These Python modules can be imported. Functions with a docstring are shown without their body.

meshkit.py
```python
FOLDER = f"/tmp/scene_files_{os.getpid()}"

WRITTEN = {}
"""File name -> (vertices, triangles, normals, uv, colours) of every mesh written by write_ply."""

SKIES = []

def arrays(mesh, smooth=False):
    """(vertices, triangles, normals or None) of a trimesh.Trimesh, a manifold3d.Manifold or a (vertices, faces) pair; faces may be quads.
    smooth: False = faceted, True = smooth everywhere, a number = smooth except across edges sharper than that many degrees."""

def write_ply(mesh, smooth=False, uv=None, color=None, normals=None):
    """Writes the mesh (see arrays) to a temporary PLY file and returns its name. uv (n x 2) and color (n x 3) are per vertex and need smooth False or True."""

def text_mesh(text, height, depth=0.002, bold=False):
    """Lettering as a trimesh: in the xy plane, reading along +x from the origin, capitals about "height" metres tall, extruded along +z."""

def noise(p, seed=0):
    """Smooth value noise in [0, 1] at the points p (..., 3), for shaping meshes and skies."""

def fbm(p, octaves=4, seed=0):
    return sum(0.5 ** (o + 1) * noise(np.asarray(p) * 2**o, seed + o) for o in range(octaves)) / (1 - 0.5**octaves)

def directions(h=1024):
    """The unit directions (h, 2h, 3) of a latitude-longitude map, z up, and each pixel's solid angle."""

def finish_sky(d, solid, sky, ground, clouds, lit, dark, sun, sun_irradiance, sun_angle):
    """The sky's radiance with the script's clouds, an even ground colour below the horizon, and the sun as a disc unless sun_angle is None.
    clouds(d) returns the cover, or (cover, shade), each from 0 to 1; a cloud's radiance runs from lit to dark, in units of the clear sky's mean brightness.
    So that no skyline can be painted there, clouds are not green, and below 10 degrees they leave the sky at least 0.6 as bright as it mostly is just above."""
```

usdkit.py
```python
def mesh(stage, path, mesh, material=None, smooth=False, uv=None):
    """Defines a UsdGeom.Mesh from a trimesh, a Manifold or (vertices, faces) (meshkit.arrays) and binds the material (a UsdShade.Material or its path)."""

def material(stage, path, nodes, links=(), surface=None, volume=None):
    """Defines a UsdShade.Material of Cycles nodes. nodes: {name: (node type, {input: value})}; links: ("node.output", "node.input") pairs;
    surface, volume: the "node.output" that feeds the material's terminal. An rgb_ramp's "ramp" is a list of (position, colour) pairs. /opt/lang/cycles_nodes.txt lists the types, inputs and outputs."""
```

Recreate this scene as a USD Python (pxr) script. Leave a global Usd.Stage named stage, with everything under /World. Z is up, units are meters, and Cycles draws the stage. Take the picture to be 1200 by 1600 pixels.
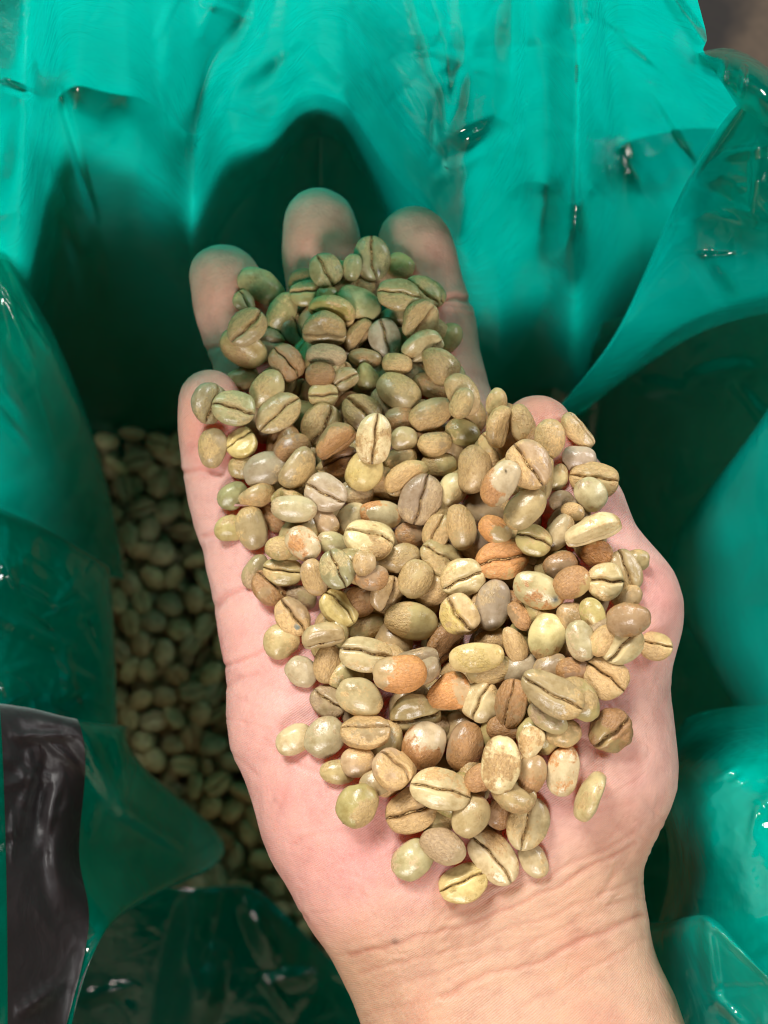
import math, random
import numpy as np
import trimesh
from scipy.interpolate import RectBivariateSpline
import usdkit, meshkit
from pxr import Usd, UsdGeom, UsdLux, UsdShade, Gf, Sdf, Vt

stage = Usd.Stage.CreateInMemory()
UsdGeom.SetStageUpAxis(stage, UsdGeom.Tokens.z)
UsdGeom.SetStageMetersPerUnit(stage, 1.0)
UsdGeom.Xform.Define(stage, '/World')
UsdGeom.Scope.Define(stage, '/World/Looks')

# ------------------------------------------------------------------ camera, light, exposure
H = 0.24                      # camera height over the level of the topmost beans
S = 0.138 / 1200              # metres per photo pixel at z = 0
cam = UsdGeom.Camera.Define(stage, '/World/camera')
cam.AddTranslateOp().Set(Gf.Vec3d(0, 0, H))
cam.CreateHorizontalApertureAttr(36.0)
cam.CreateVerticalApertureAttr(48.0)
cam.CreateFocalLengthAttr(36.0 * H / 0.138)
cam.CreateClippingRangeAttr(Gf.Vec2f(0.01, 20))
cam.CreateFStopAttr(24.0)
cam.CreateFocusDistanceAttr(0.252)
cam.CreateExposureAttr(0.18)


def lamp(name, direction, dist, w, h, intensity, color, target=(0, 0, -0.03)):
    d = np.array(direction, float)
    d /= np.linalg.norm(d)
    pos = np.array(target) + d * dist
    z = d
    x = np.cross([0, 1, 0], z)
    x /= np.linalg.norm(x)
    y = np.cross(z, x)
    L = UsdLux.RectLight.Define(stage, '/World/' + name)
    L.AddTransformOp().Set(Gf.Matrix4d(*x, 0, *y, 0, *z, 0, *pos, 1))
    L.CreateWidthAttr(w)
    L.CreateHeightAttr(h)
    L.CreateIntensityAttr(intensity)
    L.CreateColorAttr(Gf.Vec3f(*color))
    return L


# a window up and to the left, and the weaker light of the room from above and from the photographer's side
lamp('window_light', (-0.36, 0.74, 0.68), 1.1, 0.34, 0.34, 46.0, (1.0, 0.97, 0.93))
lamp('far_window_light', (0.78, 0.50, 0.52), 1.5, 0.5, 0.5, 16.0, (0.98, 0.98, 1.0))
lamp('room_light', (-0.15, -0.78, 1.0), 1.6, 0.46, 0.46, 28.0, (1.0, 0.955, 0.915))


# ------------------------------------------------------------------ helpers
def P(px, py, z):
    """The point at height z seen at pixel (px, py) of the 1200 x 1600 photograph."""
    k = S * (H - z) / H
    return np.array([(px - 600) * k, (800 - py) * k, z])


def Parr(px, py, z):
    k = S * (H - z) / H
    return np.stack([(px - 600) * k, (800 - py) * k, z], -1)


def to_px(v):
    k = S * (H - v[..., 2]) / H
    return v[..., 0] / k + 600, 800 - v[..., 1] / k


used = {}


def numbered(parent, name):
    k = (parent, name)
    n = used.get(k, 0)
    used[k] = n + 1
    return f'{parent}/{name}' if n == 0 else f'{parent}/{name}_{n:03d}'


def tag(prim, label=None, category=None, group=None, kind=None):
    for k, v in (('label', label), ('category', category), ('group', group), ('kind', kind)):
        if v:
            prim.SetCustomDataByKey(k, v)


def obj(name, mesh, mat, parent='/World', smooth=True, colors=None):
    path = numbered(parent, name)
    m = usdkit.mesh(stage, path, mesh, mat, smooth=smooth)
    if colors:
        api = UsdGeom.PrimvarsAPI(m)
        for key, arr in colors.items():
            api.CreatePrimvar(key, Sdf.ValueTypeNames.Color3fArray, 'vertex').Set(Vt.Vec3fArray.FromNumpy(np.asarray(arr, np.float32)))
    return m


def smoothstep(e0, e1, x):
    t = np.clip((x - e0) / (e1 - e0), 0, 1)
    return t * t * (3 - 2 * t)


def fbm(p, octaves=4, seed=0):
    return meshkit.fbm(np.asarray(p) + 1000.0, octaves, seed)


def seg_dist(px, py, x0, y0, x1, y1):
    dx, dy = x1 - x0, y1 - y0
    L2 = dx * dx + dy * dy + 1e-9
    t = ((px - x0) * dx + (py - y0) * dy) / L2
    tc = np.clip(t, 0, 1)
    cx, cy = x0 + tc * dx, y0 + tc * dy
    d = np.hypot(px - cx, py - cy)
    side = np.sign((px - x0) * dy - (py - y0) * dx)
    return d, tc, side


def poly_dist(px, py, pts):
    best = np.full(px.shape, 1e9)
    for (a, b) in zip(pts[:-1], pts[1:]):
        d, t, s = seg_dist(px, py, *a, *b)
        best = np.minimum(best, d)
    return best


# ------------------------------------------------------------------ materials
def M(name, nodes, links, surface):
    return usdkit.material(stage, '/World/Looks/' + name, nodes, links, surface=surface)


def film(name, diff, trans, clear, clear_fac, rough=0.12, gloss_ior=1.62, through=0.68):
    return M(name, {
        'tc': ('texture_coordinate', {}),
        'n1': ('noise_texture', {'scale': 90.0, 'detail': 5.0, 'roughness': 0.6, 'distortion': 1.2}),
        'n2': ('noise_texture', {'scale': 420.0, 'detail': 3.0}),
        'b1': ('bump', {'strength': 0.22, 'distance': 0.0016}),
        'b2': ('bump', {'strength': 0.12, 'distance': 0.0006}),
        'nf': ('noise_texture', {'scale': 55.0, 'detail': 4.0}),
        'hz': ('map_range', {'from_min': 0.3, 'from_max': 0.75, 'to_min': clear_fac * 1.7, 'to_max': clear_fac * 0.3, 'clamp': True}),
        'd': ('diffuse_bsdf', {'color': diff}),
        't': ('translucent_bsdf', {'color': trans}),
        'c': ('transparent_bsdf', {'color': clear}),
        'g': ('glossy_bsdf', {'color': (1, 1, 1), 'roughness': rough}),
        'f': ('fresnel', {'IOR': gloss_ior}),
        'm1': ('mix_closure', {'fac': through}),
        'm2': ('mix_closure', {}),
        'm3': ('mix_closure', {}),
    }, [('tc.object', 'n1.vector'), ('tc.object', 'n2.vector'), ('tc.object', 'nf.vector'),
        ('n1.fac', 'b1.height'), ('n2.fac', 'b2.height'), ('b1.normal', 'b2.normal'),
        ('b2.normal', 'g.normal'), ('b1.normal', 'd.normal'), ('b2.normal', 'f.normal'),
        ('d.BSDF', 'm1.closure1'), ('t.BSDF', 'm1.closure2'),
        ('nf.fac', 'hz.value'), ('hz.result', 'm2.fac'),
        ('m1.closure', 'm2.closure1'), ('c.BSDF', 'm2.closure2'),
        ('f.fac', 'm3.fac'), ('m2.closure', 'm3.closure1'), ('g.BSDF', 'm3.closure2')], 'm3.closure')


FILM = film('green_film', (0.0, 0.10, 0.08), (0.0, 0.74, 0.60), (0.02, 0.70, 0.55), 0.10, rough=0.05)
BACKED_LIT = film('green_film_lit_on_jute', (0.0, 0.50, 0.40), (0.0, 0.88, 0.70), (0.02, 0.74, 0.58), 0.34, rough=0.06, through=0.3)  # brighter copy of the film: glow of lit jute put into its diffuse colour
INK = film('black_print', (0.036, 0.026, 0.028), (0.02, 0.012, 0.014), (0.05, 0.03, 0.03), 0.05, rough=0.5, gloss_ior=1.42)

SKIN = M('skin', {
    'tc': ('texture_coordinate', {}),
    'at': ('attribute', {'attribute': 'tone'}),
    'nb': ('noise_texture', {'scale': 160.0, 'detail': 5.0, 'roughness': 0.65}),
    'bl': ('rgb_ramp', {'ramp': [(0.3, (0.86, 0.80, 0.80)), (0.5, (1, 1, 1)), (0.7, (1.1, 1.08, 1.06))]}),
    'mul': ('mix_color', {'blend_type': 'multiply', 'fac': 1.0}),
    'map': ('mapping', {'rotation': (0.0, 0.0, 0.95)}),
    'rid': ('wave_texture', {'wave_type': 'bands', 'bands_direction': 'x', 'scale': 820.0, 'distortion': 3.0, 'detail': 2.0, 'detail_scale': 0.2}),
    'vo': ('voronoi_texture', {'feature': 'distance_to_edge', 'scale': 620.0}),
    'por': ('noise_texture', {'scale': 1500.0, 'detail': 3.0}),
    'b1': ('bump', {'strength': 0.22, 'distance': 0.0003}),
    'b2': ('bump', {'strength': 0.42, 'distance': 0.0003}),
    'b3': ('bump', {'strength': 0.38, 'distance': 0.0003}),
    'p': ('principled_bsdf', {'roughness': 0.5, 'specular_ior_level': 0.4, 'subsurface_weight': 0.35,
                              'subsurface_radius': (1.0, 0.32, 0.2), 'subsurface_scale': 0.0035}),
}, [('tc.object', 'nb.vector'), ('nb.fac', 'bl.fac'), ('at.color', 'mul.a'), ('bl.color', 'mul.b'),
    ('mul.result', 'p.base_color'), ('tc.object', 'map.vector'), ('map.vector', 'rid.vector'),
    ('tc.object', 'vo.vector'), ('tc.object', 'por.vector'),
    ('rid.fac', 'b1.height'), ('vo.distance', 'b2.height'), ('por.fac', 'b3.height'),
    ('b1.normal', 'b2.normal'), ('b2.normal', 'b3.normal'), ('b3.normal', 'p.normal')], 'p.BSDF')

BEAN = M('bean', {
    'tc': ('texture_coordinate', {}),
    'base': ('attribute', {'attribute': 'base'}),
    'skin': ('attribute', {'attribute': 'husk'}),
    'ctl': ('attribute', {'attribute': 'ctl'}),
    'sep': ('separate_color', {}),
    'n1': ('noise_texture', {'scale': 900.0, 'detail': 5.0, 'roughness': 0.7}),
    'nm': ('map_range', {'from_min': 0.3, 'from_max': 0.7, 'to_min': -0.3, 'to_max': 0.3}),
    'ad': ('math', {'math_type': 'add'}),
    'st': ('map_range', {'range_type': 'smoothstep', 'from_min': 0.36, 'from_max': 0.64, 'clamp': True}),
    'n2': ('noise_texture', {'scale': 420.0, 'detail': 5.0, 'roughness': 0.65}),
    'r2': ('rgb_ramp', {'ramp': [(0.3, (0.70, 0.64, 0.54)), (0.52, (1, 1, 1)), (0.75, (1.16, 1.13, 1.06))]}),
    'mb': ('mix_color', {'blend_type': 'multiply', 'fac': 1.0}),
    'fm': ('mapping', {'scale': (0.62, 1.0, 1.0)}),
    'n3': ('noise_texture', {'scale': 2300.0, 'detail': 3.0, 'roughness': 0.7, 'distortion': 0.6}),
    'r3': ('rgb_ramp', {'ramp': [(0.3, (0.74, 0.68, 0.62)), (0.5, (1, 1, 1)), (0.7, (1.24, 1.22, 1.16))]}),
    'ms': ('mix_color', {'blend_type': 'multiply', 'fac': 1.0}),
    'mx': ('mix_color', {}),
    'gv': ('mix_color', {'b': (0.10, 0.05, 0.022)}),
    'rr': ('map_range', {'to_min': 0.20, 'to_max': 0.38}),
    'b1': ('bump', {'strength': 0.35, 'distance': 0.0003}),
    'b2': ('bump', {'strength': 0.30, 'distance': 0.0003}),
    'p': ('principled_bsdf', {'specular_ior_level': 0.45, 'ior': 1.5}),
}, [('ctl.color', 'sep.color'), ('tc.object', 'n1.vector'), ('tc.object', 'n2.vector'), ('tc.object', 'fm.vector'), ('fm.vector', 'n3.vector'),
    ('n1.fac', 'nm.value'), ('nm.result', 'ad.value1'), ('sep.r', 'ad.value2'), ('ad.value', 'st.value'),
    ('n2.fac', 'r2.fac'), ('base.color', 'mb.a'), ('r2.color', 'mb.b'),
    ('n3.fac', 'r3.fac'), ('skin.color', 'ms.a'), ('r3.color', 'ms.b'),
    ('mb.result', 'mx.a'), ('ms.result', 'mx.b'), ('st.result', 'mx.fac'),
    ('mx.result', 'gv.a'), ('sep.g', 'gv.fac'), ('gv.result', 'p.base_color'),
    ('st.result', 'rr.value'), ('rr.result', 'p.roughness'),
    ('n1.fac', 'b1.height'), ('n3.fac', 'b2.height'), ('st.result', 'b2.strength'), ('b1.normal', 'b2.normal'), ('b2.normal', 'p.normal')], 'p.BSDF')

CHAFF = M('chaff', {
    'tc': ('texture_coordinate', {}),
    'n': ('noise_texture', {'scale': 1400.0, 'detail': 3.0}),
    'r': ('rgb_ramp', {'ramp': [(0.35, (0.10, 0.05, 0.02)), (0.5, (0.42, 0.26, 0.10)), (0.7, (0.62, 0.48, 0.24))]}),
    'p': ('principled_bsdf', {'roughness': 0.6}),
}, [('tc.object', 'n.vector'), ('n.fac', 'r.fac'), ('r.color', 'p.base_color')], 'p.BSDF')

HEAP_SHADED = M('heap_bean_shaded', {  # bean colours darkened, so the shade inside the bag is partly painted in
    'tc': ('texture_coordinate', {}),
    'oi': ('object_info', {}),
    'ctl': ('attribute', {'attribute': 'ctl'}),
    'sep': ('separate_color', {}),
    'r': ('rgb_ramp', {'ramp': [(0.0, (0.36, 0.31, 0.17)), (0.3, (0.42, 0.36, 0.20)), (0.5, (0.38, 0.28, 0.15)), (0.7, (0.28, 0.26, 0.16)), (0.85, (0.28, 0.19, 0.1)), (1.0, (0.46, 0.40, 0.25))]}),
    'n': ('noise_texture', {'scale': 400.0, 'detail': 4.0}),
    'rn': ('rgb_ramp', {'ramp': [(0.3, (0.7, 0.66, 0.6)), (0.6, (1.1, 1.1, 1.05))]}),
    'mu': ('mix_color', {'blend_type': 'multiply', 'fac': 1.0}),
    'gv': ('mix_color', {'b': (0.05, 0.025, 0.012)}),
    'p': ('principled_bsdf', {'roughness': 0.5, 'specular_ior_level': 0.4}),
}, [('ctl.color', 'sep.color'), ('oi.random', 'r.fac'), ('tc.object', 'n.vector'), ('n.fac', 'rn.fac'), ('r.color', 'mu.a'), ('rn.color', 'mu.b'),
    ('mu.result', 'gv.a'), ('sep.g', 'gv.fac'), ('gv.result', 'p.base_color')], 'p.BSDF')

JUTE = M('jute', {
    'tc': ('texture_coordinate', {}),
    'w1': ('wave_texture', {'bands_direction': 'x', 'scale': 130.0, 'distortion': 1.5, 'detail': 2.0}),
    'w2': ('wave_texture', {'bands_direction': 'z', 'scale': 130.0, 'distortion': 1.5, 'detail': 2.0}),
    'mx': ('math', {'math_type': 'maximum'}),
    'n': ('noise_texture', {'scale': 60.0, 'detail': 5.0}),
    'r': ('rgb_ramp', {'ramp': [(0.25, (0.12, 0.085, 0.05)), (0.55, (0.40, 0.31, 0.19)), (0.9, (0.52, 0.42, 0.28))]}),
    'mm': ('mix_float', {'fac': 0.4}),
    'b': ('bump', {'strength': 0.8, 'distance': 0.001}),
    'p': ('principled_bsdf', {'roughness': 0.85}),
}, [('tc.object', 'w1.vector'), ('tc.object', 'w2.vector'), ('tc.object', 'n.vector'), ('w1.fac', 'mx.value1'), ('w2.fac', 'mx.value2'),
    ('mx.value', 'mm.a'), ('n.fac', 'mm.b'), ('mm.result', 'r.fac'), ('mx.value', 'b.height'), ('r.color', 'p.base_color'), ('b.normal', 'p.normal')], 'p.BSDF')

GROUND = M('ground', {
    'tc': ('texture_coordinate', {}),
    'n': ('noise_texture', {'scale': 14.0, 'detail': 3.0}),
    'n2': ('noise_texture', {'scale': 300.0, 'detail': 4.0}),
    'r': ('rgb_ramp', {'ramp': [(0.36, (0.012, 0.009, 0.007)), (0.46, (0.075, 0.052, 0.033)), (0.7, (0.095, 0.066, 0.042))]}),
    'r2': ('rgb_ramp', {'ramp': [(0.3, (0.8, 0.8, 0.8)), (0.7, (1.15, 1.15, 1.15))]}),
    'mu': ('mix_color', {'blend_type': 'multiply', 'fac': 1.0}),
    'p': ('principled_bsdf', {'roughness': 0.8}),
}, [('tc.object', 'n.vector'), ('tc.object', 'n2.vector'), ('n.fac', 'r.fac'), ('n2.fac', 'r2.fac'), ('r.color', 'mu.a'), ('r2.color', 'mu.b'), ('mu.result', 'p.base_color')], 'p.BSDF')


# ------------------------------------------------------------------ ground, sack and bag
from scipy.spatial import cKDTree
from scipy.ndimage import gaussian_filter1d
FLOOR = -0.245


def grid_faces(nr, nc):
    i = np.arange(nr * nc).reshape(nr, nc)
    a, b, c, d = i[:-1, :-1].ravel(), i[1:, :-1].ravel(), i[1:, 1:].ravel(), i[:-1, 1:].ravel()
    return np.vstack([np.stack([a, b, c], 1), np.stack([a, c, d], 1)])


def ground_mesh():
    n = 60
    x = np.linspace(-1.5, 1.5, n)
    X, Y = np.meshgrid(x, x)
    Z = -0.30 + 0.002 * (fbm(np.stack([X, Y, X * 0], -1) * 20, 3, 5) - 0.5)
    return np.stack([X, Y, Z], -1).reshape(-1, 3), grid_faces(n, n)[:, ::-1]


g = obj('ground', ground_mesh(), GROUND)
tag(g.GetPrim(), 'brown earthen ground with dark stains beyond the top right rim of the bag', 'ground', kind='structure')


def sack_mesh():
    """A jute sack standing open round the liner: an outer and an inner skin joined at a rolled rim, and a bottom."""
    n = 180
    th = np.linspace(0, 2 * math.pi, n, endpoint=False)
    corner = np.exp(-((np.degrees(th) - 56 + 180) % 360 - 180) ** 2 / (2 * 14.0 ** 2))
    prof = [(0.02, -0.292), (0.6, -0.292), (0.9, -0.288), (1.0, -0.27), (1.03, -0.2), (1.02, -0.12), (1.0, -0.06), (1.0, -0.048),
            (0.99, -0.044), (0.975, -0.047), (0.97, -0.06), (0.99, -0.12), (1.0, -0.2), (0.965, -0.265), (0.88, -0.281), (0.02, -0.284)]
    rows = []
    for k, z in prof:
        e = 3.2
        rx, ry = 0.150, 0.185
        r = 1 / ((np.abs(np.cos(th)) / rx) ** e + (np.abs(np.sin(th)) / ry) ** e) ** (1 / e)
        r = r * (1 - 0.07 * corner)
        w = 1 + 0.03 * (fbm(np.stack([np.cos(th) * 3, np.sin(th) * 3, th * 0 + z * 12], -1), 3, 9) - 0.5) * 2
        rr = r * k * w
        low = -0.06 * np.exp(-((np.degrees(th) - 66) / 36) ** 2) * float(np.clip((z + 0.2) / 0.15, 0, 1))
        low = low + 0.21 * np.exp(-((np.degrees(th) - 250) / 62) ** 4) * float(np.clip((z + 0.2) / 0.15, 0, 1))  # unseen near rim, raised high only to keep light off the bagged beans
        zz = z + low + (0.012 * (fbm(np.stack([np.cos(th) * 2, np.sin(th) * 2, th * 0], -1), 3, 3) - 0.5) if z > -0.07 else 0)
        rows.append(np.stack([rr * np.cos(th), -0.060 + rr * np.sin(th), np.full(n, z) + (zz - z)], 1))
    v = np.vstack(rows)
    f = []
    for i in range(len(prof) - 1):
        for j in range(n):
            a, b = i * n + j, i * n + (j + 1) % n
            f.append((a, b, b + n, a + n))
    return v, np.array(f)


sack = UsdGeom.Xform.Define(stage, '/World/jute_sack').GetPrim()
obj('body', sack_mesh(), JUTE, '/World/jute_sack')
tag(sack, 'woven brown jute sack standing around the green plastic liner', 'sack')

bag = UsdGeom.Xform.Define(stage, '/World/plastic_bag').GetPrim()
tag(bag, 'crumpled translucent green plastic bag with a black printed stripe, open around the hand', 'plastic bag')


def add_creases(px, py, z, creases):
    """Folds pinched into the film: each (x0, y0, x1, y1, height in mm, width in px [, width on the other side])."""
    for c in creases:
        x0, y0, x1, y1, h, w = c[:6]
        w2 = c[6] if len(c) > 6 else w
        d, t, s = seg_dist(px, py, x0, y0, x1, y1)
        ww = np.where(s > 0, w, w2)
        fall = np.clip(1 - d / ww, 0, 1)
        z = z + h * 0.001 * (np.sin(fall * math.pi / 2) ** 1.7) * (0.35 + 0.65 * np.sin(np.pi * np.clip(t, 0.02, 0.98)))
    return z


def random_creases(rng, n, box, length, h, w, angle=None, spread=1.6):
    out = []
    for _ in range(n):
        x, y = rng.uniform(box[0], box[2]), rng.uniform(box[1], box[3])
        a = rng.uniform(0, math.pi) if angle is None else math.radians(angle) + rng.normal(0, spread * 0.3)
        L = rng.uniform(*length)
        ww = rng.uniform(*w)
        out.append((x - L / 2 * math.cos(a), y + L / 2 * math.sin(a), x + L / 2 * math.cos(a), y - L / 2 * math.sin(a), rng.uniform(-h, h), ww, ww * rng.uniform(0.3, 1.2)))
    return out


def facets(px, py, seed, size, stretch, ang):
    """Crumpled film: a network of sharp ridges between dished facets (0 in a facet's middle, about 1 on its ridges)."""
    rg = np.random.default_rng(seed)
    wx = px + size * 0.9 * (fbm(np.stack([px / (size * 2.2), py / (size * 2.2), px * 0 + seed], -1), 2, seed) - 0.5) * 2
    wy = py + size * 0.9 * (fbm(np.stack([px / (size * 2.2), py / (size * 2.2), px * 0 + seed + 9], -1), 2, seed + 1) - 0.5) * 2
    c, s = math.cos(math.radians(ang)), math.sin(math.radians(ang))
    u, v = (wx * c - wy * s) / stretch, wx * s + wy * c
    lo, hi = np.array([-2300.0, -2300.0]), np.array([2300.0, 2300.0])
    n = int(np.prod((hi - lo) / size)) + 4
    d, _ = cKDTree(lo + rg.random((n, 2)) * (hi - lo)).query(np.stack([u.ravel(), v.ravel()], 1))
    return np.minimum(d / size, 1.2).reshape(px.shape) ** 1.6


def finish_sheet(px, py, z, creases, crumple, seed):
    z = add_creases(px, py, z, creases)
    where = smoothstep(0.38, 0.66, fbm(np.stack([px / 150.0, py / 150.0, px * 0 + seed], -1), 2, seed + 31))
    ang = 55 + 40 * math.sin(seed * 2.1)
    z = z + 0.001 * crumple * (2.6 * facets(px, py, seed, 95.0, 1.9, ang) + 1.1 * (0.25 + 0.75 * where) * facets(px, py, seed + 1, 38.0, 1.8, ang + 50) + 0.30 * where * facets(px, py, seed + 2, 15.0, 1.5, ang - 30))
    q = np.stack([px / 130.0, py / 130.0, z * 30], -1)
    n = fbm(q, 4, seed)
    ridge = 1 - np.abs(2 * fbm(q * 1.7 + 7, 3, seed + 5) - 1)
    z = z + crumple * 0.001 * ((n - 0.5) * 2.2 + (ridge - 0.7) * 0.6)
    return Parr(px, py, z)


def sheet(name, rows, creases=(), nu=130, nv=130, crumple=0.6, seed=1, mat=None, parent=bag, urange=(0, 1), vrange=(0, 1), lift=0.0, smooth=True, path=None):
    C = np.array(rows, float)                       # rows x columns x (px, py, z)
    r, c = C.shape[:2]
    u = np.linspace(urange[0], urange[1], nu)
    v = np.linspace(vrange[0], vrange[1], nv)
    comp = [RectBivariateSpline(np.linspace(0, 1, r), np.linspace(0, 1, c), C[..., k], kx=min(3, r - 1), ky=min(3, c - 1))(v, u) for k in range(3)]
    V = finish_sheet(comp[0], comp[1], comp[2] + lift, creases, crumple, seed)
    return obj(name, (V.reshape(-1, 3), grid_faces(nv, nu)), mat or FILM, path or str(parent.GetPath()), smooth=smooth)


# --- the back of the bag, its upper part hanging forward over a deep hollow
lip_x = [-200, -150, 0, 40, 62, 72, 110, 160, 220, 280, 305, 325, 350, 400, 430, 470, 500, 540, 580, 620, 680, 720, 760, 800, 850, 900, 960, 1060, 1200, 1400]
lip_y = [330, 330, 336, 330, 250, 165, 128, 140, 150, 195, 228, 190, 172, 190, 192, 155, 148, 165, 230, 290, 350, 395, 350, 290, 280, 330, 230, 200, 200, 200]
lip_z = [-.03, -.03, -.035, -.042, -.045, -.055, -.060, -.055, -.056, -.042, -.036, -.050, -.062, -.062, -.058, -.066, -.070, -.070, -.072, -.074, -.070, -.062, -.064, -.052, -.095, -.055, -.11, -.08, -.05, -.03]


def back_wall():
    nx, ny = 420, 330
    rx = np.interp(np.linspace(-170, 720, ny), [-170, 0, 45, 62, 78, 100, 130, 200, 300, 420, 720], [1058, 1090, 1102, 1105, 1098, 1118, 1160, 1178, 1190, 1300, 1400])
    py = np.repeat(np.linspace(-170, 720, ny)[:, None], nx, 1)
    t = np.linspace(0, 1, nx)[None, :]
    px = -170 + t * (rx[:, None] + 170)
    wob = 10 * (fbm(np.stack([px / 90, py * 0, px * 0], -1), 3, 2) - 0.5)
    yl = np.interp(px, np.arange(-600, 1900, 2.0), gaussian_filter1d(np.interp(np.arange(-600, 1900, 2.0), lip_x, lip_y), 6)) + wob
    xs = np.arange(-600, 1900, 2.0)
    zsm = gaussian_filter1d(np.interp(xs, lip_x, lip_z), 11)
    lean = np.interp(px, [0, 80, 220, 400, 470, 560, 700, 800, 900], [0, -0.1, -0.5, -0.5, 0.0, 0.5, 0.5, 0.1, 0.05])     # folds run slantwise
    zl = np.interp(px + lean * np.maximum(yl - py, 0), xs, zsm)
    s = np.clip((py + 170) / (yl + 170), 0, 1)
    top = 0.042 + (zl - 0.042) * s ** 1.15
    wid = np.interp(px, [-150, 60, 300, 400, 450, 580, 640, 720, 780, 900, 1000], [240, 260, 260, 110, 60, 60, 80, 110, 240, 260, 260])
    k = smoothstep(-0.15, 1, (py - yl) / wid)
    deep0 = np.interp(px, [-150, 100, 300, 500, 650, 760, 900, 1000, 1200, 1400], [-.08, -.085, -.10, -.16, -.14, -.12, -.10, -.12, -.10, -.07])
    deep = deep0 + (-0.250 - deep0) * np.clip((py - yl) / (700 - yl), 0, 1) ** 1.15
    z = np.minimum(top, zl) * 0 + np.where(py < yl, top, zl)
    z = z + (np.minimum(deep, zl - 0.004) - zl) * k
    rng = np.random.default_rng(4)
    cr = [(66, -40, 66, 150, 9, 26, 90), (66, 150, 38, 320, 7, 25, 50),
          (412, -10, 318, 200, 8, 22, 70), (235, 0, 240, 160, 4, 30, 40), (345, 175, 470, 92, 5, 34, 30), (470, 92, 560, 180, 5, 30, 34), (560, 180, 700, 370, 6, 46, 26),
          (520, -20, 620, 150, 1.6, 14, 36), (560, 20, 690, 250, 2, 18, 34), (690, 250, 805, 192, 2.5, 30, 24), (600, 140, 690, 252, 1.8, 14, 30), (740, 20, 676, 240, 1.6, 16, 26),
          (805, 192, 690, 410, 5, 22, 70), (812, -20, 805, 195, 5, 14, 40), (735, 345, 715, 460, 3, 22, 30),
          (918, -30, 946, 240, 11, 22, 60), (946, 240, 900, 480, 5, 26, 55), (905, 60, 902, 290, 1.5, 10, 18), (830, 80, 850, 300, 4, 26, 26),
          (862, 210, 850, 370, -6, 36, 44), (880, 360, 770, 560, 6, 34, 44), (1010, -60, 1158, 155, 8, 16, 60), (930, 30, 1040, 130, 3, 12, 25), (1010, 150, 1088, 262, 1.5, 12, 26),
          (95, 140, 150, 340, 3, 8, 14), (70, 250, 125, 400, 3, 10, 20), (128, 350, 160, 500, 4, 30, 40), (10, 130, 60, 150, 3, 8, 14)]
    cr += random_creases(rng, 60, (500, -60, 1080, 420), (40, 150), 0.55, (7, 18), 75, 2.2)
    cr += [(560, 60, 600, 150, 1.1, 7, 12), (600, 150, 655, 225, 1.1, 7, 12), (676, 165, 674, 240, 1.1, 7, 12), (903, 70, 903, 280, 1.5, 7, 14), (932, 120, 900, 215, 1.0, 7, 12), (935, 35, 1030, 80, 1.1, 7, 12), (1020, 155, 1085, 260, 1.3, 7, 12), (97, 145, 104, 190, 1.1, 7, 12), (104, 190, 145, 325, 1.1, 7, 12), (75, 245, 85, 340, 1.2, 8, 12)]
    cr += random_creases(rng, 22, (-60, -60, 480, 300), (40, 140), 1.0, (8, 22), 70, 2.2)
    V = finish_sheet(px, py, z, cr, 0.7 + 0.15 * smoothstep(450, 700, px), 11)
    obj('film', (V.reshape(-1, 3), grid_faces(ny, nx)), FILM, '/World/plastic_bag')


back_wall()
rng = np.random.default_rng(7)
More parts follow.
